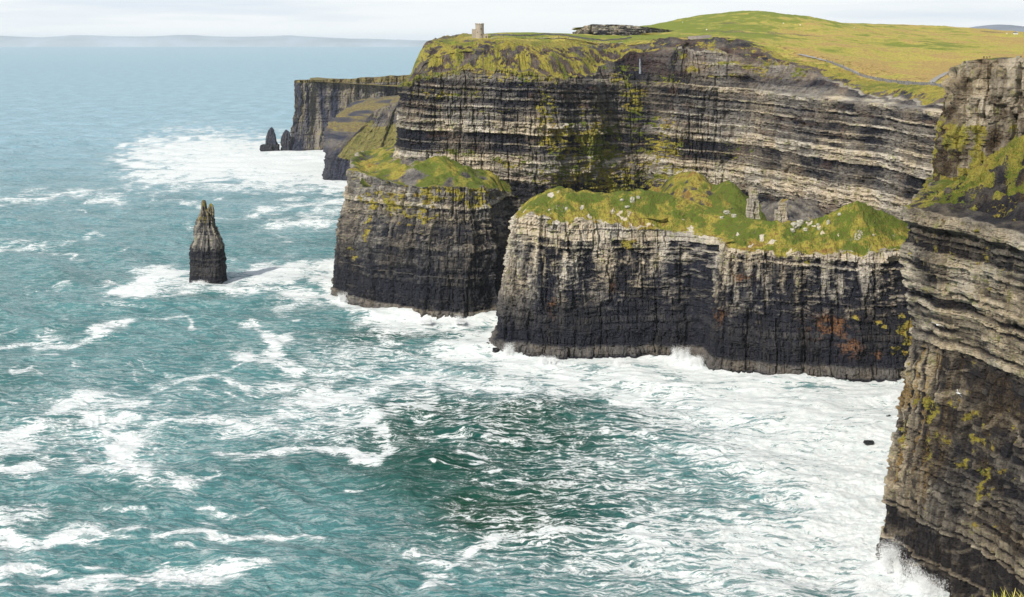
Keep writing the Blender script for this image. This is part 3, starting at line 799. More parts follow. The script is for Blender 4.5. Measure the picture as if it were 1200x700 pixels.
p2 = stack('rock_spire', '', sx + 2.9, sy, [(50,2.8,3.2,0),(59,2.3,2.7,0),(62,1.3,2.1,0),(64.4,.6,.9,-.2)], 33, ROCK, pal=st_pal, nth=60)
p3 = stack('rock_spire', '', sx - 8.4, sy - 1, [(34,1.6,1.6,0),(42,1.3,1.3,0),(49,.9,.9,-.3),(51,.3,.3,-.4)], 35, ROCK, pal=st_pal, nth=40)
p4 = stack('rock_spire', '', sx - 12.4, sy + 1, [(16,1.9,1.9,0),(26,1.7,1.7,0),(30,1.2,1.2,0),(32,.4,.4,0)], 36, ROCK, pal=st_pal, nth=40)
# clip the low rings of spires: they start at -4 by construction, keep hidden inside the column
for p in (p1, p2, p3, p4): p.parent = root
setp(root, 'tall jagged dark sea stack standing alone in white surf off the headland', 'sea stack')

def dk_pal(X, Y, Z, hard, rnd, T): return .05 + .1 * (hard - .5), 0 * Z, 0 * Z
fr = bpy.data.objects.new('sea_stack', None); col.objects.link(fr)
fy = 2030; fx = xat(318, fy)
q1 = stack('rock_cone', '', fx, fy, [(-4,12,13,0),(12,11,12,0),(20,10.5,10,0),(28,8,8.5,0),(36,5,5.5,0),(41,2.5,3,0),(43,.5,.8,.4)], 41, ROCKF, pal=dk_pal, nth=60, pz=1.4)
bm = bmesh.new()
def lumpbox(bm, x0, x1, y0, y1, z0, z1, seed, n=5, amp=1.2):
    r = random.Random(seed)
    t = bmesh.new(); bx(t, x0, x1, y0, y1, z0, z1); bmesh.ops.subdivide_edges(t, edges=t.edges[:], cuts=n, use_grid_fill=True)
    for v in t.verts:
        v.co += Vector((r.uniform(-amp, amp), r.uniform(-amp, amp), r.uniform(-amp, amp) * .5))
    me = bpy.data.meshes.new('t'); t.to_mesh(me); t.free(); bm.from_mesh(me); bpy.data.meshes.remove(me)
w = fy / F
lumpbox(bm, fx - 11*w, fx + 2.5*w, fy - 14, fy + 6, -3, 12, 1)
lumpbox(bm, fx + 5.5*w, fx + 9*w, fy - 12, fy + 6, -3, 12, 2, 4, .8)
lumpbox(bm, fx + 1.5*w, fx + 7*w, fy - 12, fy + 6, 7.5, 12.5, 3, 4, .7)
q2 = bm_obj('rock_arch', bm, plain_mat('dark_wet_rock', (.02, .021, .028), .7, .4, .3), fr)
q1.parent = fr
q3 = stack('sea_stack', '', xat(333, 2035), 2035, [(-4,7,8,0),(14,6,8,0),(26,5,8,2),(34,3,5,3),(38,.5,1,3)], 43, ROCKF, pal=dk_pal, nth=50, pz=1.4)
setp(q3, 'small pointed rock wedged between the arch rock and the distant headland', 'sea stack')
setp(fr, 'small dark rock cone with a low sea arch off the distant headland', 'sea stack')

# ------------------------------------------------------------------ sea
def sea_curve(pts, step=6):
    C, u, nrm, ex = resample([(p[0], p[1], 3) for p in pts]); return C
FEET = {'t': sea_curve(tier_pts()[2:]), 'b': sea_curve(b_pts()[1:]), 'c': sea_curve(c_pts()[1:-2]), 'f': sea_curve(far_pts()[2:10]), 'm': sea_curve(mid_pts()[2:9])}
rows = [40, 90, 150, 210, 260, 300, 340, 370, 390]
pys = np.arange(706, 100, -.85); rows += list(266600 / (pys - HY))
pys = np.concatenate([np.arange(100, 62, -.5), np.arange(62, 53.6, -.25)]); rows += list(266600 / (pys - HY))
rows = sorted(set(rows)); rows += [34000, 38000, 46000]
rows = np.array(sorted(rows))
cols = np.concatenate([np.linspace(-6, -1.0, 20), np.linspace(-.95, -.52, 40), np.arange(-.5, .37, .00088), np.linspace(.4, .95, 40), np.linspace(1.0, 6, 20)])
SY, CS = np.meshgrid(rows, cols, indexing='ij'); SX = SY * CS
print('sea verts', SX.size)
PX = CS * F + 600; PY = HY + H * F / SY
dY = np.gradient(rows)[:, None] * np.ones_like(CS)
def lod(wl): return smooth(1.6, 4.0, wl / np.maximum(dY, SY * .00088))
Zs = np.zeros_like(SX)
wr = np.random.RandomState(5)
# swell rolling in towards the bay, crests roughly across the view
for wl, amp, ang in ((115, 1.05, 97), (88, .75, 83), (63, .50, 104), (47, .42, 75), (36, .34, 110), (27, .28, 88), (20, .24, 70), (14, .19, 120), (10, .14, 95), (7.3, .11, 60), (5.2, .085, 105), (3.9, .06, 80), (3.1, .05, 125)):
    a = math.radians(ang + wr.uniform(-6, 6)); kx, ky = math.cos(a), math.sin(a)
    wob = 1.1 * vn2(SX / (wl * 2.2), SY / (wl * 2.2), int(wl * 3) + 400)
    ph = 2 * np.pi * ((SX * kx + SY * ky) / wl + wob) + wr.uniform(0, 6)
    env = .55 + .9 * (.5 + .5 * vn2(SX / (wl * 3.1), SY / (wl * 3.1), int(wl * 5) + 900))
    w_ = (.5 + .5 * np.sin(ph)) ** 1.7 * 2 - .9
    Zs += amp * env * w_ * lod(wl)
# one big swell passing the promontory
for (x0, y0, x1, y1, hgt, wid) in ((*sea_pt(455, 560), *sea_pt(640, 470), 3.2, 16), (*sea_pt(560, 690), *sea_pt(690, 600), 1.6, 9), (*sea_pt(860, 500), *sea_pt(960, 470), 2.6, 10)):
    dx, dy = x1 - x0, y1 - y0; L = math.hypot(dx, dy)
    t = ((SX - x0) * dx + (SY - y0) * dy) / L / L; dd = ((SX - x0) * -dy + (SY - y0) * dx) / L
    dd = dd + 8 * vn2(SX / 40, SY / 40, 77)
    Zs += hgt * np.exp(-(dd / wid) ** 2) * smooth(-.3, .1, t) * smooth(1.3, .9, t)

# foam density map, in sea coordinates
wx = PX + 9 * fbm2(SX / 28, SY / 45, 501, 3) + 3 * vn2(SX / 7, SY / 9, 503); wy = PY + (PY - HY) * .030 * fbm2(SX / 30, SY / 50, 502, 3)
FO = np.zeros_like(SX)
def splat(px, py, rx, ry, v):
    global FO
    FO = np.maximum(FO, v * np.exp(-((wx - px) / rx) ** 2 - ((wy - py) / ry) ** 2))
def strand(pts, w, v, wx_=None):
    global FO
    w = w * 1.9
    brk = .62 + .5 * _BRK
    for (x0, y0), (x1, y1) in zip(pts[:-1], pts[1:]):
        dx, dy = x1 - x0, (y1 - y0) * 1.8
        L2 = dx * dx + dy * dy
        t = np.clip(((wx - x0) * dx + (wy - y0) * 1.8 * dy) / L2, 0, 1)
        d = np.hypot(wx - x0 - t * dx, (wy - y0) * 1.8 - t * dy)
        FO = np.maximum(FO, v * .93 * brk * np.exp(-(d / (w * (.6 + .8 * _BRK))) ** 2))
S_ = strand
_BRK = np.clip(.5 + .75 * fbm2(SX / 16, SY / 20, 507, 3), 0, 1)
S_([(-20,535),(15,515),(45,495),(75,478),(110,468),(160,462)], 6, .8)
S_([(-20,528),(20,512),(50,497)], 12, .95)
S_([(118,492),(138,497),(150,508),(135,522),(140,535),(155,548)], 12, 1.05)
S_([(85,483),(140,486),(175,490),(205,495),(245,504),(290,510)], 6, .8)
S_([(90,545),(60,520),(100,550),(150,556),(215,565)], 7, .62)
S_([(-20,545),(20,545),(38,542)], 6, .85)
S_([(-20,628),(15,620),(60,618),(130,618),(155,612)], 6, .9)
S_([(-10,600),(20,598),(45,592)], 9, .55)
S_([(-20,668),(15,655),(60,655)], 7, .95)
S_([(-20,682),(20,684),(58,683)], 6, .95)
S_([(62,690),(100,678),(150,676),(180,684),(220,682),(262,672),(308,661)], 8, 1.0)
S_([(90,684),(150,692),(230,690),(290,672)], 8, .75)
S_([(185,629),(235,633),(300,630),(370,618)], 3.5, .8)
S_([(285,420),(320,430),(345,430),(320,415),(328,400),(315,385),(300,374)], 6, .9)
S_([(-20,404),(30,398),(60,395),(90,398),(150,380)], 4, .7)
S_([(182,380),(250,379)], 3, .75)
S_([(95,470),(60,475)], 5, .6)
S_([(180,445),(250,440),(300,452),(345,448)], 6, .62)
S_([(355,478),(385,466),(420,458),(465,446),(500,442)], 13, .9)
S_([(260,535),(330,541),(390,538),(432,534),(452,520),(440,508),(420,500),(440,488),(470,478),(500,480)], 5, .92)
S_([(300,500),(360,498),(420,480)], 14, .5)
S_([(500,690),(510,672),(548,648),(605,640),(660,630),(720,624),(790,612)], 6, .85)
S_([(480,450),(540,444),(620,448),(700,455),(800,470)], 22, .68)
S_([(500,455),(480,470),(540,480),(610,465)], 10, .5)
S_([(385,430),(450,420),(540,430)], 16, .5)
S_([(540,400),(575,412),(620,426),(680,436),(760,436),(830,444),(940,455),(1060,458)], 17, 1.05)
S_([(590,428),(680,442),(800,452),(900,470)], 26, .85)
S_([(420,370),(480,384),(560,384),(600,378)], 9, .75)
S_([(395,352),(430,362),(470,374),(520,380),(590,372)], 6, 1.0)
S_([(440,385),(500,395),(560,392)], 18, .5)
splat(1010, 540, 120, 90, 1.0); splat(960, 480, 130, 40, .95); splat(1000, 620, 90, 80, .95); splat(870, 470, 100, 32, .98)
splat(1040, 680, 80, 60, 1.0); splat(900, 520, 110, 50, .84); splat(1020, 600, 110, 120, 1.1); splat(920, 660, 170, 70, .78); splat(760, 650, 150, 60, .55)
splat(740, 560, 180, 90, .38); splat(620, 640, 150, 60, .36); splat(560, 490, 120, 50, .30); splat(800, 490, 120, 36, .55); splat(1000, 465, 110, 25, 1.0)
for k in range(90):
    a_, b_ = wr.uniform(470, 900), wr.uniform(455, 700); ll = wr.uniform(25, 90)
    S_([(a_, b_), (a_ + ll * .5, b_ + wr.uniform(-4, 3)), (a_ + ll, b_ + wr.uniform(-7, 5))], wr.uniform(1.4, 2.6), wr.uniform(.42, .66))
for k in range(80):
    a_, b_ = wr.uniform(-20, 420), wr.uniform(215, 690); ll = wr.uniform(10, 50)
    S_([(a_, b_), (a_ + ll, b_ + wr.uniform(-4, 3))], wr.uniform(1.0, 2.4) * (.5 + b_ / 900), wr.uniform(.4, .66))
splat(400, 420, 80, 30, .38); splat(120, 500, 120, 50, .38); splat(380, 490, 90, 50, .4)
# round the stacks and far surf
S_([(150,338),(190,328),(240,330),(300,326),(345,320),(392,318)], 11, 1.1)
S_([(140,336),(180,342),(260,338),(330,340),(385,346)], 7, .8)
S_([(330,356),(370,352),(400,350)], 10, .8)
S_([(170,183),(230,172),(300,178),(400,186)], 16, 1.15)
S_([(180,205),(240,198),(300,203),(380,208),(410,214)], 15, 1.1)
splat(340, 192, 110, 17, 1.15); splat(260, 190, 70, 14, 1.05)
S_([(205,222),(300,220),(400,222)], 3, .6)
S_([(300,247),(340,240),(390,238),(405,240)], 5, .8)
S_([(325,262),(360,258),(395,258)], 8, .75)
S_([(-20,238),(40,232),(100,228),(135,232)], 5, .75)
S_([(0,285),(60,280),(90,283)], 3, .4)
# surf round the feet of the rocks
def near_dist(C, reach):
    m = np.full(SX.shape, 1e9)
    x0, x1 = C[:, 0].min() - reach, C[:, 0].max() + reach; y0, y1 = C[:, 1].min() - reach, C[:, 1].max() + reach
    sel = (SX > x0) & (SX < x1) & (SY > y0) & (SY < y1)
    xs = SX[sel]; ys = SY[sel]; d = np.full(xs.shape, 1e9)
    for i in range(0, len(C)):
        d = np.minimum(d, (xs - C[i, 0]) ** 2 + (ys - C[i, 1]) ** 2)
    m[sel] = np.sqrt(d); return m
SPL = np.zeros_like(SX)
dists = {k: near_dist(C, 40) for k, C in FEET.items()}
for k, wd in (('t', 8), ('b', 9), ('c', 9), ('f', 16), ('m', 12)):
    d = dists[k] + 3 * fbm2(SX / 9, SY / 9, 520, 3)
    FO = np.maximum(FO, 1.1 * smooth(wd * 1.9, wd * .5, d) * (.62 + .5 * (.5 + .5 * vn2(SX / 25, SY / 25, 521))))
    SPL = np.maximum(SPL, smooth(wd, 0, d) * smooth(-.2, .6, vn2(SX / 12, SY / 12, 522)))
# breaking splashes
SPRAYS = []
for px, py, r, hh in ((600,414,6,5),(800,421,8,6),(815,426,6,4),(402,352,6,5),(640,424,7,3),(1045,664,5,8),(1066,690,6,8),(1085,700,6,6),(1030,690,8,3),(500,378,6,3),(540,378,5,4),(730,427,6,3),(236,332,7,3),(1052,468,6,4)):
    x, y = sea_pt(px, py)
    rr = np.hypot(SX - x, (SY - y) * 1.0)
    Zs += hh * .28 * np.exp(-(rr / r) ** 2)
    FO = np.maximum(FO, 1.3 * np.exp(-(rr / (r * 1.6)) ** 2))
    SPRAYS.append((x, y, r, hh))
Zs += SPL * 1.0 * (.5 + .5 * fbm2(SX / 5, SY / 5, 531, 3))
# foam itself is lumpy
Zs += .28 * np.clip(FO, 0, 1) * fbm2(SX / 2.5, SY / 2.5, 532, 3) * lod(3)
calm = smooth(25000, 12000, SY)
Zs *= calm
# water tone: 0 open teal, 1 dark green, swell-face shade put into the colour 
DG = 1.2 * np.exp(-((wx - 570) / 170) ** 2 - ((wy - 530) / 80) ** 2) + .9 * np.exp(-((wx - 480) / 70) ** 2 - ((wy - 395) / 25) ** 2) + .6 * np.exp(-((wx - 640) / 200) ** 2 - ((wy - 630) / 60) ** 2)
DG = np.clip(DG + .25 * fbm2(SX / 60, SY / 60, 540, 2), 0, 1)
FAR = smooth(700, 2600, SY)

def sea_material():
    m, nt = new_mat('sea_water'); g = N(nt)
    out = g.node('ShaderNodeOutputMaterial')
    geo = g.node('ShaderNodeNewGeometry'); P = geo.outputs['Position']
    at = g.node('ShaderNodeAttribute', attribute_name='m'); sep = g.node('ShaderNodeSeparateColor'); g.link(at.outputs['Color'], sep.inputs[0])
    fo, dg, fa = sep.outputs[0], sep.outputs[1], sep.outputs[2]
    w = g.node('ShaderNodeBsdfPrincipled')
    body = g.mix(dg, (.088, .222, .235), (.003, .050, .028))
    body = g.mix(fa, body, (.25, .43, .53))  # paler sky reflection and haze of far water put into its body colour
    n0 = g.noise(g.scalev(P, .02, .012, .02), 1, 4, .55)
    body = g.mix(g.mapr(n0, .35, .65, 0, .3), body, (.015, .12, .13))
    g.link(body, w.inputs['Base Color'])
    g.link(g.mapr(fa, 0, 1, .24, .5), w.inputs['Specular IOR Level'])
    w.inputs['IOR'].default_value = 1.33; w.inputs['Roughness'].default_value = .16
    g.link(g.mapr(fa, 0, 1, .14, .34), w.inputs['Roughness'])
    # ripples, three sizes; lengthened across the view like wind chop
    r1 = g.noise(g.scalev(P, .42, .9, .6), 1.0, 5, .66)
    r2 = g.noise(g.scalev(P, .10, .17, .1), 1.0, 4, .6)
    r3 = g.noise(g.scalev(P, .022, .04, .02), 1.0, 4, .6)
    hh = g.math('ADD', g.math('MULTIPLY', r1, .62), g.math('MULTIPLY', r2, 2.2))
    hh = g.math('ADD', hh, g.math('MULTIPLY', r3, g.mapr(fa, 0, 1, 1.5, 9.0)))
    bp = g.node('ShaderNodeBump'); bp.inputs['Strength'].default_value = .9; bp.inputs['Distance'].default_value = 1.5
    g.link(hh, bp.inputs['Height']); g.link(bp.outputs[0], w.inputs['Normal'])
    # foam: lacy threshold of warped ridged noise against density
    wn = g.node('ShaderNodeTexNoise'); wn.inputs['Scale'].default_value = .06; wn.inputs['Detail'].default_value = 3; g.link(P, wn.inputs['Vector'])
    wv = g.node('ShaderNodeVectorMath', operation='SCALE'); wv.inputs['Scale'].default_value = 14; g.link(wn.outputs['Color'], wv.inputs[0])
    ad = g.node('ShaderNodeVectorMath', operation='ADD'); g.link(P, ad.inputs[0]); g.link(wv.outputs[0], ad.inputs[1])
    Pw = ad.outputs[0]
    def ridge(vec, sc, det=4, sh=5.0):
        n = g.noise(vec, sc, det, .6)
        return g.math('SUBTRACT', 1, g.math('MULTIPLY', g.math('ABSOLUTE', g.math('SUBTRACT', n, .5)), sh), True)
    l1 = ridge(g.scalev(Pw, .10, .16, 0), 1.0, 5); l2 = ridge(g.scalev(Pw, .30, .60, 0), 1.0, 4, 7.0); l3 = g.noise(g.scalev(P, .9, 1.3, 0), 1, 4, .65)
    lace = g.math('ADD', g.math('MULTIPLY', l1, .26), g.math('MULTIPLY', l2, .24))
    l4 = ridge(g.scalev(Pw, .05, .24, 0), 1.0, 6, 9.0)
    lace = g.math('ADD', lace, g.math('MULTIPLY', l3, .34)); lace = g.math('ADD', lace, g.math('MULTIPLY', l4, .50))
    t = g.math('ADD', g.math('MULTIPLY', fo, .98), g.math('MULTIPLY', lace, 1.15))
    mask = g.mapr(t, 1.20, 1.52)
    thin = g.math('MULTIPLY', g.mapr(t, .85, 1.3, 0, .30), g.mapr(dg, .1, .7, 1, .35))
    mk = g.math('MAXIMUM', mask, thin)
    fm = g.node('ShaderNodeBsdfPrincipled')
    n5 = g.noise(g.scalev(P, .25, .4, .3), 1, 6, .7)
    g.link(g.mix(g.mapr(n5, .3, .7), (.56, .63, .64), (.77, .79, .79)), fm.inputs['Base Color'])
    fm.inputs['Roughness'].default_value = .8; fm.inputs['Specular IOR Level'].default_value = .2
    bf = g.node('ShaderNodeBump'); bf.inputs['Strength'].default_value = .7; bf.inputs['Distance'].default_value = .8
    g.link(g.math('ADD', g.math('MULTIPLY', l3, .8), g.math('MULTIPLY', n5, .8)), bf.inputs['Height']); g.link(bf.outputs[0], fm.inputs['Normal'])
    ms = g.node('ShaderNodeMixShader'); g.link(mk, ms.inputs[0]); g.link(w.outputs[0], ms.inputs[1]); g.link(fm.outputs[0], ms.inputs[2])
    g.link(ms.outputs[0], out.inputs[0])
    return m
SEA = sea_material()
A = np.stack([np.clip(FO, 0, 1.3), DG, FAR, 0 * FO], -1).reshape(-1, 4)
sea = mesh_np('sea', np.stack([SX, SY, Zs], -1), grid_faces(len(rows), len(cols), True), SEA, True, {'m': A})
setp(sea, 'teal ocean with lacy white foam and surf', 'sea', kind='structure')

def spray():
    r = np.random.RandomState(9); V = []; Q = []
    T = np.array([(1,1,1),(1,-1,-1),(-1,1,-1),(-1,-1,1)], float)
    for (x, y, rad, hh) in SPRAYS:
        m = int(7500 * hh * rad / 24)
        nj = 9; ja = r.uniform(-rad, rad, nj); jh = hh * r.uniform(.45, 1.45, nj); jl = r.uniform(-.6, .6, nj)
        for q in range(m):
            k = r.randint(nj); t = r.rand() ** 1.7
            z = jh[k] * t; sp_ = .35 + 1.1 * t
            c = np.array([x + ja[k] * .8 + jl[k] * z * .4 + r.normal() * sp_, y - 1.5 + r.normal() * (1.0 + rad * .15), z + .3 + r.normal() * .15])
            sz = r.uniform(.03, .12) * (1.3 - .8 * t)
            b = len(V); V += [tuple(c + sz * v) for v in T @ np.linalg.qr(r.normal(size=(3, 3)))[0]]
            Q += [(b, b+1, b+2), (b, b+3, b+1), (b, b+2, b+3), (b+1, b+3, b+2)]
    return mesh_np('spray', V, Q, plain_mat('spray_white', (.85, .87, .88), .9, .03), False)
sy_ = spray(); setp(sy_, 'white bursts of spray thrown up where waves break on the cliff feet', 'spray', kind='stuff')

# far coast and mountain
def ridge_land(name, label, Y, prof, depth, mat):
    """low distant land: profile of (px, py) heights at distance Y, rounded over its depth"""
    px = np.linspace(prof[0][0], prof[-1][0], 260)
    z = np.array([zat(v, Y) for v in interp(px, prof)]); z = z + (Y / 32000) * 6 * fbm2(px / 25, px * 0, 801, 4)
    X = xat(px, Y)
    t = np.linspace(-1, 1, 17)
    XX = np.repeat(X[:, None], 17, 1); YY = Y + t[None, :] * depth + 0 * XX
    ZZ = -5 + (z[:, None] + 5) * np.sqrt(np.clip(1 - t[None, :] ** 2, 0, 1)) * (1 + .06 * fbm2(XX / 900, YY / 900, 802, 3))
    o = mesh_np(name, np.stack([XX, YY, ZZ], -1), grid_faces(260, 17), mat, True)
    setp(o, label, 'land', kind='structure'); return o
FARM = plain_mat('far_land_haze_tint', (.30, .36, .42), .9, .15, .0008); FARH = plain_mat('mountain_haze_tint', (.17, .20, .25), .9, .2, .002)  # pale blue of distance haze put into both land colours
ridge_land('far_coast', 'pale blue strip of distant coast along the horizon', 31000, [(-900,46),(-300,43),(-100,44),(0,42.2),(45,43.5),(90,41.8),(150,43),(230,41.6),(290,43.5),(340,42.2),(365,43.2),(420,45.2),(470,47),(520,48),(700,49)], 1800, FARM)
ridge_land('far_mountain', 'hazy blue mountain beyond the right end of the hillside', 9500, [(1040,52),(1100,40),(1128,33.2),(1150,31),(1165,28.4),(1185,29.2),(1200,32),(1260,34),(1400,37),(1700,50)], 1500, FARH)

# ------------------------------------------------------------------ quarried rock ridge and knolls on the skyline
BQ = Beds(51, .5, 2.0)
def q_pts():
    return [(xat(676,1190),1190,2),(xat(672,1150),1150,.9),(xat(690,1132),1132,.9),(xat(715,1135),1135,.9),(xat(745,1150),1150,.9),(xat(770,1180),1180,2),(xat(800,1250),1250,4)]
def q_paint(X, Y, Z, S, U, hard, rnd, f):
    n = fbm2(U / 5, Z / 2, 221, 3)
    return .28 + .35 * (hard - .5) + .3 * n, .15 + .3 * n, .6 + 0 * Z, 0 * Z, 0 * Z
def q_rim(C, u, ex):
    px = C[:, 0] / C[:, 1] * F + 600
    return interp(px, [(660,206),(672,207),(684,213.5),(692,214.6),(735,214.3),(750,213.5),(765,212),(800,208)]) + .3 * fbm2(u / 4, u * 0, 222, 2)
def q_cap(X, Y, D, U, RZ): return RZ - .03 * D, .3 + 0 * D, .8 + 0 * D, .55 + 0 * D, 0 * D
cl = cliff('rocky_ridge', q_pts(), BQ, 194, q_rim, lambda Z, U, X, Y: np.interp(Z, [190, 200, 215], [-8, -2, 4]), q_paint, q_cap, ROCK, dz=.5, big=1.5, blk=.8, cap_d=[1,3,6,12,25,50,90], macro_seed=800)
setp(cl, 'grey quarried rock ridge on the skyline right of the tower', 'ridge', kind='structure')

# ------------------------------------------------------------------ the tower
STONE = None
def stone_mat():
    m, nt = new_mat('tower_stone'); g = N(nt)
    out = g.node('ShaderNodeOutputMaterial'); b = g.node('ShaderNodeBsdfPrincipled'); g.link(b.outputs[0], out.inputs[0])
    geo = g.node('ShaderNodeNewGeometry'); P = geo.outputs['Position']
    br = g.noise(g.scalev(P, 1.2, 1.2, 2.8), 1, 3, .6); n = g.noise(P, .5, 4, .6)
    c = g.mix(g.mapr(br, .35, .65), (.25, .21, .16), (.45, .39, .31)); c = g.mix(g.mapr(n, .45, .65, 0, .5), c, (.30, .27, .24))
    g.link(c, b.inputs['Base Color']); b.inputs['Roughness'].default_value = .9
    bp = g.node('ShaderNodeBump'); bp.inputs['Distance'].default_value = .15; g.link(br, bp.inputs['Height']); g.link(bp.outputs[0], b.inputs['Normal'])
    return m
STONE = stone_mat(); DARK = plain_mat('dark_opening', (.012, .012, .014), .6)
tY = 962.0; tx = xat(562, tY); tz = zat(44.8, tY) - .6
tower = bpy.data.objects.new('stone_tower', None); col.objects.link(tower); tower.location = (tx, tY, tz)
def cyl_wall(bm, r0, r1, z0, z1, n=28, cap_=True):
    a = [bm.verts.new((r0 * math.cos(2*math.pi*i/n), r0 * math.sin(2*math.pi*i/n), z0)) for i in range(n)]
    b_ = [bm.verts.new((r1 * math.cos(2*math.pi*i/n), r1 * math.sin(2*math.pi*i/n), z1)) for i in range(n)]
    for i in range(n): bm.faces.new((a[i], a[(i+1) % n], b_[(i+1) % n], b_[i]))
    if cap_: bm.faces.new(b_); bm.faces.new(a[::-1])
bm = bmesh.new(); cyl_wall(bm, 3.75, 3.55, 0, 12.0); bm_obj('round_wall', bm, STONE, tower)
bm = bmesh.new(); cyl_wall(bm, 3.85, 3.85, 12.0, 12.35)
for i in range(10):
    a = 2 * math.pi * i / 10
    t = bmesh.new(); bx(t, -.7, .7, -.25, .25, 12.35, 13.1)
    t.transform(Matrix.Rotation(a, 4, 'Z') @ Matrix.Translation((0, -3.55, 0)))
    me = bpy.data.meshes.new('t'); t.to_mesh(me); t.free(); bm.from_mesh(me); bpy.data.meshes.remove(me)
bm_obj('battlement', bm, STONE, tower)
bm = bmesh.new(); bx(bm, -6.4, -2.4, -2.2, 2.4, 0, 7.6); bx(bm, -6.5, -2.4, -2.3, 2.5, 7.6, 7.95)
for k in range(3): bx(bm, -6.4 + k*1.5, -5.7 + k*1.5, -2.3, -1.9, 7.95, 8.4)
bm_obj('square_turret', bm, STONE, tower)
bm = bmesh.new(); bx(bm, 3.2, 7.0, -1.9, 1.9, 0, 3.6); bx(bm, 6.2, 7.1, -2.0, 2.0, 3.6, 4.6); bx(bm, 4.3, 5.2, -2.0, -1.5, 3.6, 4.3)
bm_obj('low_wing', bm, STONE, tower)
for (wx_, wz, h_) in ((1.3, 7.6, 1.3), (1.4, 2.9, 1.1), (-1.6, 5.0, .9)):
    bm = bmesh.new(); yy = -math.sqrt(3.72**2 - wx_**2)
    bx(bm, wx_ - .38, wx_ + .38, yy - .02, yy + .5, wz, wz + h_); bm_obj('window', bm, DARK, tower)
bm = bmesh.new(); bx(bm, 5.2, 6.0, -1.93, -1.5, .3, 2.3); bm_obj('door', bm, DARK, tower)
setp(tower, 'round stone lookout tower with battlements on the cliff top skyline', 'tower')

# ------------------------------------------------------------------ path with flagstone wall
PATH = plain_mat('path_gravel', (.27, .262, .25), .9, .15, .4); FLAG = plain_mat('flagstone', (.17, .168, .165), .8, .35, .6)
path_px = [(936,972,67.5),(945,966,66.5),(955,955,69),(971,935,73.5),(985,922,79),(1000,905,85),(1017,890,90),(1035,870,93.5),(1054,850,96.5),(1075,828,98),(1088,815,99),(1104,802,101),(1120,790,103.5),(1140,775,107)]
def drape(pts, w0, w1, lift, name, mat, thick=None):
    C, u, nrm, ex = resample([(xat(a, Y), Y, 1.5) for a, Y, b in pts])
    ws = np.linspace(w0, w1, 3)
    X = C[:, :1] - nrm[:, :1] * ws; Y = C[:, 1:] - nrm[:, 1:] * ws
    Zc = hland(C[:, 0], C[:, 1])[:, None]
    Zl = np.maximum(hland(X, Y), Zc) + lift
    if thick is None:
        return mesh_np(name, np.stack([X, Y, Zl], -1), grid_faces(*X.shape), mat, True), C, u, nrm
    # upright slab wall
    Xs = np.stack([X[:, 0], X[:, 0], X[:, -1], X[:, -1]], 1); Ys = np.stack([Y[:, 0], Y[:, 0], Y[:, -1], Y[:, -1]], 1)
    b = Zl[:, :1]; tt = thick * (1 + .12 * (hash1(np.floor(u / 2.2).astype(int), 3)[:, None] - .5))
    Zw = np.concatenate([b - 1.2, b + tt, b + tt, b - 1.2], 1)
    return mesh_np(name, np.stack([Xs, Ys, Zw], -1), grid_faces(*Xs.shape), mat, False), C, u, nrm
pth, PC, PU, PN = drape(path_px, -2.2, 2.2, .55, 'path', PATH); setp(pth, 'grey gravel footpath climbing the hillside behind the cliff edge', 'path', kind='structure')
fw, _, _, _ = drape(path_px[3:], -2.75, -2.4, .1, 'flagstone_wall', FLAG, 1.7); setp(fw, 'long low wall of upright flagstones edging the footpath on its seaward side', 'wall')
side_px = [(1092,822,97.8),(1098,850,94.5),(1106,880,93.0),(1118,905,92.5)]
sp, _, _, _ = drape(side_px, -2.2, 2.2, .5, 'side_path', PATH); setp(sp, 'short grey side path forking uphill from the main footpath', 'path', kind='structure')
edge_px = [(575,955,0),(600,962,0),(640,985,0),(690,1010,0),(730,1030,0)]
p2_, RC, RU, RN = drape(edge_px, -1.5, 1.5, .4, 'cliff_top_path', plain_mat('pale_path', (.36, .32, .22), .9, .15, .4)); setp(p2_, 'pale level footpath running from the tower along the cliff top', 'path', kind='structure')
ew, _, _, _ = drape([(575,975,0),(600,982,0),(640,1005,0),(690,1030,0),(740,1060,0)], -.2, .2, .1, 'stone_wall', FLAG, 1.4); setp(ew, 'low dark stone wall right of the tower along the skyline path', 'wall')
vw, _, _, _ = drape([(806,1000,0),(820,1000,0),(833,1002,0)], -.25, .25, .6, 'viewing_wall', plain_mat('pale_stone', (.30, .26, .25), .9, .2, .6), 2.2); setp(vw, 'short pale stone viewing wall at the cliff edge above the waterfall gully', 'wall')

# waterfall in the gully
def ray_fall():
    bm = bmesh.new(); r = random.Random(4)
    x0, y0 = xat(750, 972), 972
    prev = None
    for i in range(14):
        z = zat(69 + i * 1.35, 972); w = .55 + .04 * i + r.uniform(-.12, .12); ox = r.uniform(-.15, .15)
        ring = [bm.verts.new((x0 + ox - w, y0 - .35 * i * .4, z)), bm.verts.new((x0 + ox, y0 - .5 - .35 * i * .4, z)), bm.verts.new((x0 + ox + w, y0 - .35 * i * .4, z)), bm.verts.new((x0 + ox, y0 + .5 - .35 * i * .4, z))]
        if prev:
            for k in range(4): bm.faces.new((prev[k], prev[(k+1) % 4], ring[(k+1) % 4], ring[k]))
        prev = ring
    return bm_obj('waterfall', ray_fall_bm := bm, plain_mat('falling_water', (.22, .25, .29), .5, .2, .5), None, True)
wf = ray_fall(); setp(wf, 'thin pale waterfall dropping over the cliff edge gully', 'waterfall', kind='structure')

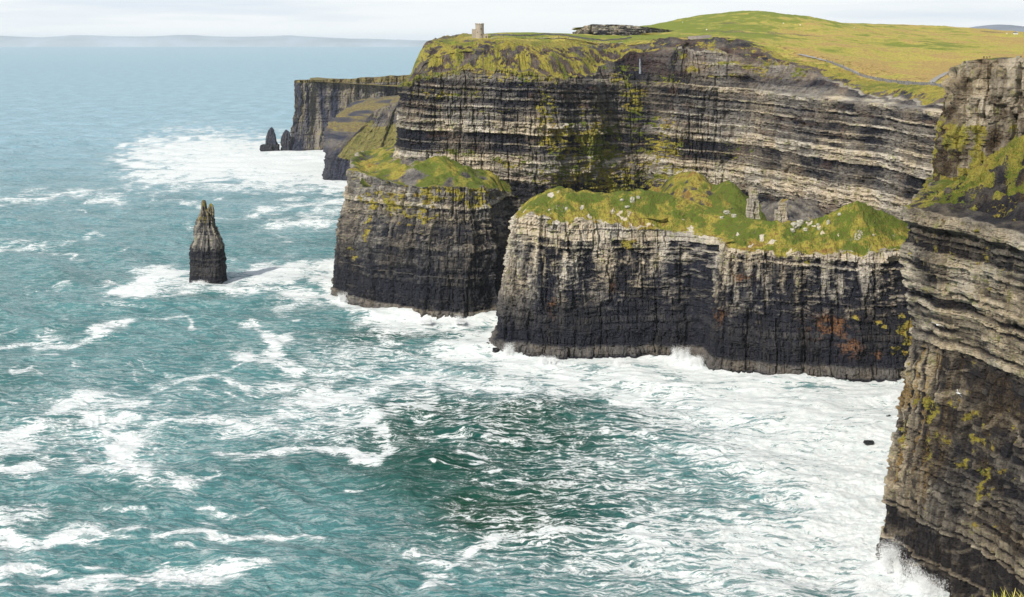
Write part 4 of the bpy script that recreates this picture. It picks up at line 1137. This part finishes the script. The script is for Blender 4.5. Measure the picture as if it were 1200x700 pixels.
# ------------------------------------------------------------------ boulders, pillars, floating rock
LIME = plain_mat('pale_boulder', (.36, .35, .28), .9, .3, .8)
def rock_mesh(seed, sx_, sy_, sz_, blocky=.5):
    bm = bmesh.new(); bmesh.ops.create_icosphere(bm, subdivisions=3, radius=1)
    r = random.Random(seed); off = Vector((r.uniform(0, 99), r.uniform(0, 99), r.uniform(0, 99)))
    from mathutils import noise as mn
    for v in bm.verts:
        c = v.co.copy(); m_ = max(abs(c.x), abs(c.y), abs(c.z))
        c = c.lerp(c / m_, blocky); d = mn.noise(c * 1.6 + off) * .35 + mn.noise(c * 4 + off) * .12
        v.co = Vector((c.x * (1 + d) * sx_, c.y * (1 + d) * sy_, c.z * (1 + d) * sz_))
    return bm
from mathutils.bvhtree import BVHTree
bpy.context.view_layer.update()
dg_ = bpy.context.evaluated_depsgraph_get()
def ray_ground(px, py):
    """stand a thing on whatever surface lies along this sight line; returns the point"""
    d = Vector(((px - 600) / F, 1, -(py - HY) / F)).normalized()
    hit, loc, nor, idx, ob, mt = sc.ray_cast(dg_, Vector((0, 0, H)) + d * 150, d)
    return loc if hit else None
bl = [(741,236,1.9,2.8,'upright white boulder on the crest of the promontory, tallest of its cluster'),(748,232,1.6,1.2,None),(729,235,1.5,1.0,None),(765,241,1.4,1.0,None),(722,240,1.6,.8,None),(735,243,1.8,1.0,None),
      (664,246,1.2,1.8,'lone white rock low on the left grass of the promontory'),(752,247,1.3,.9,None),(852,250,2.3,1.6,None),(860,254,2.0,1.6,None),(868,248,1.8,1.2,None),(856,260,1.6,1.4,None),(846,256,1.4,1.2,None),(876,252,1.2,1.0,None),
      (932,266,3.2,2.6,'large pale blocky boulder set in the grass between the two summits of the promontory'),(938,262,2.4,2.2,None),(929,271,1.8,1.6,None),(944,270,1.7,1.4,None),(981,246,1.6,1.6,None),(984,252,1.4,1.2,None),(971,262,1.2,2.0,None),(959,264,1.3,1.0,None),(960,269,1.2,1.0,None),(1024,276,.9,.8,None),(700,240,.9,.7,None),(800,262,.9,.6,None),(690,252,.8,.6,None)]
bl = [b for i, b in enumerate(bl) if i not in (3, 4, 7, 18, 24, 25, 11)]
for i, (px, py, w_, h_, lab) in enumerate(bl):
    p = ray_ground(px, py)
    if p is None or p.y > 800: continue
    o = bm_obj('boulder', rock_mesh(900 + i, w_ * .8, w_ * .8, h_ * .75, .55), LIME); o.location = (p.x, p.y + .3, p.z + h_ * .25); o.rotation_euler = (0, 0, i * 1.3)
    setp(o, lab or 'small pale boulder half sunk in the grass on top of the promontory', 'boulder', 'pale boulders on the promontory')
def pillar(px, Y, ztop, zbot, w_, seed, label):
    n = 40; zs = np.arange(zbot, ztop, .45); T, Z = np.meshgrid(np.linspace(0, 2*np.pi, n, endpoint=False), zs)
    bd = Beds(seed, .6, 2.2); k, f, hard, rnd, edge = bd.at(Z, T * 4)
    c, s = np.cos(T), np.sin(T); sq = 1 / np.maximum(np.abs(c), np.abs(s)) ** .8
    r = w_ * sq * (1 + .10 * (hard - .5) + .25 * fbm2(T * 2, Z / 5, seed, 3) + .16 * (rnd - .5)) * (1.12 - .2 * (Z - zbot) / (ztop - zbot)); r = r * (1 - .12 * (f < .12))
    r[-1] = r[-1] * .05; Z = Z.copy(); Z[-1] = Z[-2]
    x = xat(px, Y) + r * c; y = Y + r * s
    V = np.stack([x, y, Z], -1).reshape(-1, 3); i = np.arange(len(zs)-1)[:, None]; j = np.arange(n)[None, :]; j2 = (j+1) % n
    Q = np.stack([i*n+j, i*n+j2, (i+1)*n+j2, (i+1)*n+j], -1).reshape(-1, 4)
    A = np.stack([.68 + .2*(hard-.5) + 0*Z, 0*Z + .05, 0*Z + .5, 0*Z], -1).reshape(-1, 4)
    o = mesh_np('rock_pillar', V, Q, ROCK, False, {'m': A}); setp(o, label, 'rock pillar'); return o
pillar(883, 800, zat(219, 800), 74, 3.0, 71, 'tall pale rock pillar beside the bright green mound')
pillar(879, 797, zat(232, 797), 74, 2.2, 72, 'stubby grey rock leaning on the left foot of the tall pale pillar')
pillar(917, 790, zat(237, 790), 72, 2.6, 73, 'short pale rock pillar standing before the dark shale slope')
pillar(911, 788, zat(245, 788), 72, 1.7, 74, 'low pale rock stump just left of the short pillar')
x, y = sea_pt(1018, 520); o = bm_obj('sea_rock', rock_mesh(77, 2.6, 1.6, 1.0, .3), plain_mat('wet_black_rock', (.012, .012, .014), .35, .3, 1)); o.location = (x, y, .6)
setp(o, 'small black rock breaking the white surf in the bay', 'rock')
for kk, (a_, b_, w_) in enumerate(((571,408,2.6),(575,411,1.8),(581,413,2.2),(566,404,1.4))):
    x, y = sea_pt(a_, b_); o = bm_obj('sea_rock', rock_mesh(300 + kk, w_, w_ * .8, w_ * .9, .5), bpy.data.materials['wet_black_rock']); o.location = (x, y, w_ * .35)
    setp(o, 'black wave washed rock at the left toe of the promontory', 'rock', 'rocks at the toe of the promontory')
x, y = sea_pt(1044, 492); o = bm_obj('sea_rock', rock_mesh(78, 1.6, 1.6, 1.4, .3), bpy.data.materials['wet_black_rock']); o.location = (x - 1, y, .8)
setp(o, 'tiny black rock at the foot of the near cliff beside the surf', 'rock')

# ------------------------------------------------------------------ people
def person_mat(name, jacket, legs):
    m, nt = new_mat(name); g = N(nt)
    out = g.node('ShaderNodeOutputMaterial'); b = g.node('ShaderNodeBsdfPrincipled'); g.link(b.outputs[0], out.inputs[0])
    tc = g.node('ShaderNodeTexCoord'); sp = g.node('ShaderNodeSeparateXYZ'); g.link(tc.outputs['Object'], sp.inputs[0]); z = sp.outputs[2]
    c = g.mix(g.math('GREATER_THAN', z, .86), legs, jacket)
    c = g.mix(g.math('GREATER_THAN', z, 1.48), c, (.45, .28, .20)); c = g.mix(g.math('GREATER_THAN', z, 1.66), c, (.05, .03, .02))
    c = g.mix(g.math('LESS_THAN', z, .08), c, (.02, .02, .02))
    g.link(c, b.inputs['Base Color']); b.inputs['Roughness'].default_value = .85; return m
def person_mesh(mat, stride=0.0, arm=.08):
    V = [(0,0,.95),(0,0,1.18),(0,0,1.40),(0,-.01,1.52),(0,-.02,1.62),(0,-.02,1.70),
         (-.10,0,.90),(-.11,-stride*.5,.50),(-.12,-stride,.09),(-.12,-stride-.13,.04),
         (.10,0,.90),(.11,stride*.35,.50),(.12,stride,.09),(.12,stride-.13,.04),
         (-.19,0,1.39),(-.24,arm,1.13),(-.24,-.02-arm,.90),(-.24,-.04-arm,.80),
         (.19,0,1.39),(.24,-arm,1.13),(.24,-.06-arm,.92),(.24,-.09-arm,.83)]
    E = [(0,1),(1,2),(2,3),(3,4),(4,5),(0,6),(6,7),(7,8),(8,9),(0,10),(10,11),(11,12),(12,13),(2,14),(14,15),(15,16),(16,17),(2,18),(18,19),(19,20),(20,21)]
    R = [.15,.145,.15,.06,.10,.085,.10,.075,.05,.045,.10,.075,.05,.045,.075,.055,.04,.045,.075,.055,.04,.045]
    me = bpy.data.meshes.new('person'); me.from_pydata(V, E, [])
    o = bpy.data.objects.new('person_tmp', me); col.objects.link(o)
    md = o.modifiers.new('Skin', 'SKIN')
    for i, sv in enumerate(me.skin_vertices[0].data): sv.radius = (R[i], R[i] * .8); sv.use_root = (i == 0)
    ss = o.modifiers.new('Sub', 'SUBSURF'); ss.levels = 1; ss.render_levels = 1
    dg2 = bpy.context.evaluated_depsgraph_get(); m2 = bpy.data.meshes.new_from_object(o.evaluated_get(dg2)); m2.materials.clear(); m2.materials.append(mat)
    for p in m2.polygons: p.use_smooth = True; p.material_index = 0
    bpy.data.objects.remove(o); m2.name = 'person'; return m2
PM = {'dark': person_mesh(person_mat('dark_jacket', (.02,.02,.03), (.02,.022,.035)), .18), 'blue': person_mesh(person_mat('blue_jacket', (.06,.38,.62), (.03,.03,.05)), .05),
      'red': person_mesh(person_mat('red_jacket', (.60,.04,.03), (.03,.03,.05)), .15), 'grey': person_mesh(person_mat('grey_jacket', (.14,.14,.15), (.03,.03,.05)), .2), 'tan': person_mesh(person_mat('pale_jacket', (.5,.45,.38), (.04,.04,.06)), .1)}
def add_person(kind, x, y, z, rz, label, group=None):
    o = bpy.data.objects.new('person', PM[kind]); col.objects.link(o); o.location = (x, y, z); o.rotation_euler = (0, 0, rz)
    setp(o, label, 'person', group); return o
pr = random.Random(3)
def ground_z(x, y):
    hit, loc, nor, idx, ob, mt = sc.ray_cast(dg_, Vector((x, y, 400)), Vector((0, 0, -1)))
    return loc.z if hit else 0
def on_curve(C, U, t, off, N_):
    x = np.interp(t, U, C[:, 0]); y = np.interp(t, U, C[:, 1]); i = np.searchsorted(U, t); i = min(i, len(U)-1)
    return x - N_[i, 0] * off, y - N_[i, 1] * off
for k in range(16):
    t = PU[-1] * (.12 + .86 * (k + pr.uniform(-.3, .3)) / 16); x, y = on_curve(PC, PU, t, pr.uniform(-1.2, 1.2), PN)
    add_person('dark' if k % 4 else 'grey', x, y, ground_z(x, y), pr.uniform(0, 6), 'tiny walker in dark clothes on the gravel footpath behind the flagstones', 'walkers on the hillside footpath')
for k in range(12):
    t = RU[-1] * (.08 + .88 * (k + pr.uniform(-.3, .3)) / 12); x, y = on_curve(RC, RU, t, pr.uniform(-1, 1), RN)
    if k == 3: add_person('red', x, y, ground_z(x, y), 1.0, 'walker in a red jacket on the skyline path right of the tower')
    else: add_person('dark', x, y, ground_z(x, y), pr.uniform(0, 6), 'tiny walker in dark clothes on the skyline path right of the tower', 'walkers on the skyline path')
for px, kind, lab, dy in ((1153,'dark','leftmost of the dark clothed people on the near cliff top',0),(1156.5,'dark','second from left of the dark clothed people on the near cliff top',1.5),(1160,'grey','grey jacketed person at the right of the group on the near cliff top',.5),(1193,'blue','person in a light blue jacket standing on the near cliff top',2),(1196.5,'dark','dark clothed person just right of the one in light blue',2)):
    Y_ = 484 + dy; x = xat(px, Y_); add_person(kind, x, Y_, ground_z(x, Y_), pr.uniform(0, 6), lab)
# orange marker box and dark figure at the ledge
Yl = 872; xl = xat(1002, Yl)
for px, py, lab in ((1003,119,'person'),):
    pass
# hilltop post and distant house
bm = bmesh.new(); bx(bm, -4, 4, -3, 3, 0, 3); vs = [bm.verts.new(p) for p in ((-4.3,-3.3,3),(4.3,-3.3,3),(4.3,3.3,3),(-4.3,3.3,3),(-4.3,0,5.2),(4.3,0,5.2))]
hs = bpy.data.objects.new('white_hut', None); col.objects.link(hs)
hx, hy = xat(1190, 1500), 1500
hs.scale = (.55, .55, .55); hs.location = (hx, hy, ground_z(hx, hy) - .3)
bm.free(); bm = bmesh.new(); bx(bm, -4.5, 4.5, -3, 3, 0, 3.4); bm_obj('wall', bm, plain_mat('whitewash', (.8, .8, .78), .8, .05), hs)
bm = bmesh.new(); vs = [bm.verts.new(p) for p in ((-4.8,-3.4,3.4),(4.8,-3.4,3.4),(4.8,3.4,3.4),(-4.8,3.4,3.4),(-4.8,0,6),(4.8,0,6))]
for f_ in ((0,1,5,4),(2,3,4,5),(0,4,3),(1,2,5),(0,3,2,1)): bm.faces.new([vs[i] for i in f_])
rf = bm_obj('roof', bm, plain_mat('slate', (.12, .12, .14), .7, .2), hs)
bm = bmesh.new(); bx(bm, 3.2, 4.2, -.4, .4, 5.0, 7.0); bm_obj('chimney', bm, bpy.data.materials['whitewash'], rf)
for wx0 in (-3, 2):
    bm = bmesh.new(); bx(bm, wx0, wx0 + 1, -3.03, -2.8, 1.1, 2.3); bm_obj('window', bm, DARK, hs)
bm = bmesh.new(); bx(bm, -.5, .5, -3.03, -2.8, 0, 2.1); bm_obj('door', bm, DARK, hs)
setp(hs, 'tiny whitewashed hut on the far slope below the hazy mountain', 'hut')
# sheep dots
def sheep():
    V = [(0,0,.62),(.45,0,.66),(-.45,0,.62),(-.72,0,.80),(-.95,0,.74),(.33,.16,.35),(.33,.17,.0),(.33,-.16,.35),(.33,-.17,0),(-.33,.16,.35),(-.33,.17,0),(-.33,-.16,.35),(-.33,-.17,0)]
    E = [(0,1),(0,2),(2,3),(3,4),(1,5),(5,6),(1,7),(7,8),(2,9),(9,10),(2,11),(11,12)]; R = [.32,.27,.27,.15,.09,.08,.05,.08,.05,.08,.05,.08,.05]
    me = bpy.data.meshes.new('sheep'); me.from_pydata(V, E, []); o = bpy.data.objects.new('s', me); col.objects.link(o); o.modifiers.new('Skin', 'SKIN')
    for i, sv in enumerate(me.skin_vertices[0].data): sv.radius = (R[i], R[i]); sv.use_root = (i == 0)
    o.modifiers.new('Sub', 'SUBSURF').render_levels = 1
    m2 = bpy.data.meshes.new_from_object(o.evaluated_get(bpy.context.evaluated_depsgraph_get())); m2.materials.clear(); m2.materials.append(plain_mat('fleece', (.8, .78, .7), .9, .1)); 
    for p in m2.polygons: p.material_index = 0
    bpy.data.objects.remove(o); return m2
SM = sheep()
for px, py in ((1001,33.4),(828,35.5),(918,28),(800,27),(938,30),(1180,40)):
    d = Vector(((px - 600) / F, 1, -(py - HY) / F)).normalized()
    hit, loc, nor, idx, ob, mt = sc.ray_cast(dg_, Vector((0, 0, H)) + d * 600, d)
    if hit and loc.y < 2500:
        o = bpy.data.objects.new('sheep', SM); col.objects.link(o); o.location = loc - Vector((0, 0, .05)); o.rotation_euler = (0, 0, pr.uniform(0, 6)); o.scale = (1.3,) * 3
        setp(o, 'white sheep speck grazing on the green hill', 'sheep', 'sheep on the hillside')

# ------------------------------------------------------------------ gulls
def gull_mesh():
    bm = bmesh.new()
    rings = []
    for x, r, zz in ((-.30,.015,.02),(-.22,.05,.01),(-.08,.075,0),(.06,.075,0),(.15,.05,.02),(.21,.045,.04),(.26,.035,.035),(.30,.012,.025),(.335,.004,.02)):
        rings.append([bm.verts.new((x, r * math.cos(a), zz + r * .9 * math.sin(a))) for a in [i * math.pi / 4 for i in range(8)]])
    for a, b in zip(rings[:-1], rings[1:]):
        for i in range(8): bm.faces.new((a[i], a[(i+1) % 8], b[(i+1) % 8], b[i]))
    bm.faces.new(rings[0]); bm.faces.new(rings[-1])
    for s in (1, -1):
        pr_ = None
        for y, x0, x1, z in ((.04,-.10,.10,.03),(.25,-.06,.13,.12),(.42,-.08,.10,.14),(.60,-.16,.0,.10),(.72,-.24,-.17,.06)):
            ring = [bm.verts.new(p) for p in ((x0, s*y, z), (x1, s*y, z), (x1-.01, s*y, z+.018), (x0+.01, s*y, z+.012))]
            if pr_:
                for i in range(4): bm.faces.new((pr_[i], pr_[(i+1) % 4], ring[(i+1) % 4], ring[i]))
            else: bm.faces.new(ring)
            pr_ = ring
        bm.faces.new(pr_)
    t = [bm.verts.new(p) for p in ((-.27,.03,.02),(-.27,-.03,.02),(-.42,-.07,.02),(-.42,.07,.02),(-.27,.03,.03),(-.27,-.03,.03),(-.42,-.07,.028),(-.42,.07,.028))]
    for f_ in ((0,1,2,3),(4,5,6,7),(0,1,5,4),(1,2,6,5),(2,3,7,6),(3,0,4,7)): bm.faces.new([t[i] for i in f_])
    return bm
GW = plain_mat('gull_white', (.85, .86, .88), .7, .05)
for px, py, Y_, rz, rx, lab in ((1098, 381, 128, 1.45, .35, 'white gull with spread wings gliding before the pale ribbed layers of the near cliff'), (1123, 461, 150, 2.3, .9, 'white gull banking low against the dark middle of the near cliff')):
    o = bm_obj('gull', gull_mesh(), GW, None, True); o.location = (xat(px, Y_), Y_, zat(py, Y_)); o.rotation_euler = (rx, .1, rz)
    setp(o, lab, 'gull')

# ------------------------------------------------------------------ foreground grassy bank at the photographer's feet, lower right
n = 60
a = np.linspace(0, 1, n); A_, B_ = np.meshgrid(a, a, indexing='ij')
X = 4.9 + A_ * 8; Y = 9.0 + B_ * 5.0
Z = 193.86 - .5 * (Y - 12) - .25 * np.maximum(6.3 - X, 0) ** 2 - .05 * (X - 7) ** 2 * (X > 7) + .12 * fbm2(X, Y, 900, 3)
At = np.stack([0*X + .3, 0*X + 1, 0*X + .45, 0*X], -1).reshape(-1, 4)
gnd = mesh_np('near_ground', np.stack([X, Y, Z], -1), grid_faces(n, n), ROCKN, True, {'m': At}); setp(gnd, 'grassy cliff edge in the bottom right corner of the view', 'ground', kind='structure')
def tuft():
    r = random.Random(12); V = []; Q = []
    for i in range(9000):
        x = r.uniform(5.0, 9.5); y = r.uniform(10.0, 13.8)
        z = 193.86 - .5 * (y - 12) - .25 * max(6.3 - x, 0) ** 2 - (.05 * (x - 7) ** 2 if x > 7 else 0) - .04
        h_ = r.uniform(.14, .40); w_ = .012; az = r.uniform(0, 6.28); ln = r.uniform(.05, .3)
        dx, dy = math.cos(az) * ln, math.sin(az) * ln; px_, py_ = -math.sin(az) * w_, math.cos(az) * w_
        b = len(V)
        V += [(x - px_, y - py_, z), (x + px_, y + py_, z), (x + dx * .5 + px_ * .7, y + dy * .5 + py_ * .7, z + h_ * .65), (x + dx * .5 - px_ * .7, y + dy * .5 - py_ * .7, z + h_ * .65), (x + dx + px_ * .1, y + dy + py_ * .1, z + h_), (x + dx - px_ * .1, y + dy - py_ * .1, z + h_)]
        Q += [(b, b+1, b+2, b+3), (b+3, b+2, b+4, b+5)]
    m, nt = new_mat('straw_grass'); g = N(nt); out = g.node('ShaderNodeOutputMaterial'); bs = g.node('ShaderNodeBsdfPrincipled'); g.link(bs.outputs[0], out.inputs[0])
    geo = g.node('ShaderNodeNewGeometry'); nn = g.noise(geo.outputs['Position'], 3, 3, .6)
    g.link(g.mix(g.mapr(nn, .35, .65), (.30, .34, .03), (.62, .52, .15)), bs.inputs['Base Color']); bs.inputs['Roughness'].default_value = .8
    return mesh_np('grass', V, Q, m, False)
tf = tuft(); setp(tf, 'straw yellow grass blades on the cliff edge in the bottom right corner', 'grass', kind='stuff')

# ------------------------------------------------------------------ air
hz, nt = new_mat('sea_air'); g = N(nt); out = g.node('ShaderNodeOutputMaterial'); vol = g.node('ShaderNodeVolumePrincipled')
vol.inputs['Color'].default_value = (.93, .965, 1, 1); vol.inputs['Density'].default_value = 1.9e-5; vol.inputs['Anisotropy'].default_value = .2
g.link(vol.outputs[0], out.inputs['Volume'])
bm = bmesh.new(); bx(bm, -60000, 60000, -3000, 47000, -12, 345)
haze = bm_obj('haze', bm, hz); setp(haze, kind='stuff'); haze['label'] = 'thin bluish sea haze over the whole view'; haze['category'] = 'haze'

# ------------------------------------------------------------------ sky, sun, camera
EL, AZ = math.radians(41), math.radians(220)   # azimuth measured clockwise from +Y (north)
wd = bpy.data.worlds.new('World'); sc.world = wd; wd.use_nodes = True; nt = wd.node_tree
for n_ in list(nt.nodes): nt.nodes.remove(n_)
g = N(nt); out = g.node('ShaderNodeOutputWorld'); bg = g.node('ShaderNodeBackground'); g.link(bg.outputs[0], out.inputs[0])
sky = g.node('ShaderNodeTexSky'); sky.sky_type = 'NISHITA'; sky.sun_disc = False; sky.sun_elevation = EL; sky.sun_rotation = AZ; sky.dust_density = 2.0; sky.altitude = 200
tc = g.node('ShaderNodeTexCoord'); D = tc.outputs['Generated']
sp = g.node('ShaderNodeSeparateXYZ'); g.link(D, sp.inputs[0]); dz = sp.outputs[2]
den = g.math('ADD', g.math('MAXIMUM', dz, 0), .06)
pv = g.node('ShaderNodeVectorMath', operation='DIVIDE'); cm = g.node('ShaderNodeCombineXYZ'); g.link(den, cm.inputs[0]); g.link(den, cm.inputs[1]); cm.inputs[2].default_value = 1
g.link(D, pv.inputs[0]); g.link(cm.outputs[0], pv.inputs[1])
pl = g.scalev(pv.outputs[0], 1, 1, 0)
c1 = g.noise(g.scalev(pl, .22, .5, 1), 1.0, 6, .6, .3); c2 = g.noise(g.scalev(D, 1.6, 1.6, 22), 1.3, 5, .55)
cov = g.mapr(c1, .30, .58)
cloudc = g.mix(g.mapr(c2, .44, .72), (9.8, 10.15, 10.3), (7.3, 8.2, 9.2))
low = g.mapr(dz, .04, .22, 1, 0)
cov = g.math('MAXIMUM', g.math('MULTIPLY', cov, .50), g.math('MULTIPLY', low, .97))
skc = g.mix(cov, sky.outputs[0], cloudc)
g.link(skc, bg.inputs[0]); bg.inputs[1].default_value = .1
sun = bpy.data.lights.new('sun', 'SUN'); sun.energy = 4.6; sun.angle = math.radians(1.5); sun.color = (1, .93, .82)
so = bpy.data.objects.new('sun', sun); col.objects.link(so)
sd = Vector((math.sin(AZ) * math.cos(EL), math.cos(AZ) * math.cos(EL), math.sin(EL)))
so.rotation_euler = sd.to_track_quat('Z', 'Y').to_euler()
cam = bpy.data.cameras.new('camera'); co = bpy.data.objects.new('camera', cam); col.objects.link(co)
co.location = (0, 0, H); co.rotation_euler = (math.radians(90), 0, 0)
cam.sensor_width = 36; cam.lens = 36 * F / 1200; cam.shift_y = -(350 - HY) / 1200; cam.clip_end = 200000; cam.clip_start = .5
sc.camera = co
sc.view_settings.view_transform = 'Standard'; sc.view_settings.look = 'None'; sc.view_settings.exposure = 0; sc.view_settings.gamma = 1
sc.cycles.volume_bounces = 1; sc.cycles.max_bounces = 6
sc.cycles.use_denoising = True
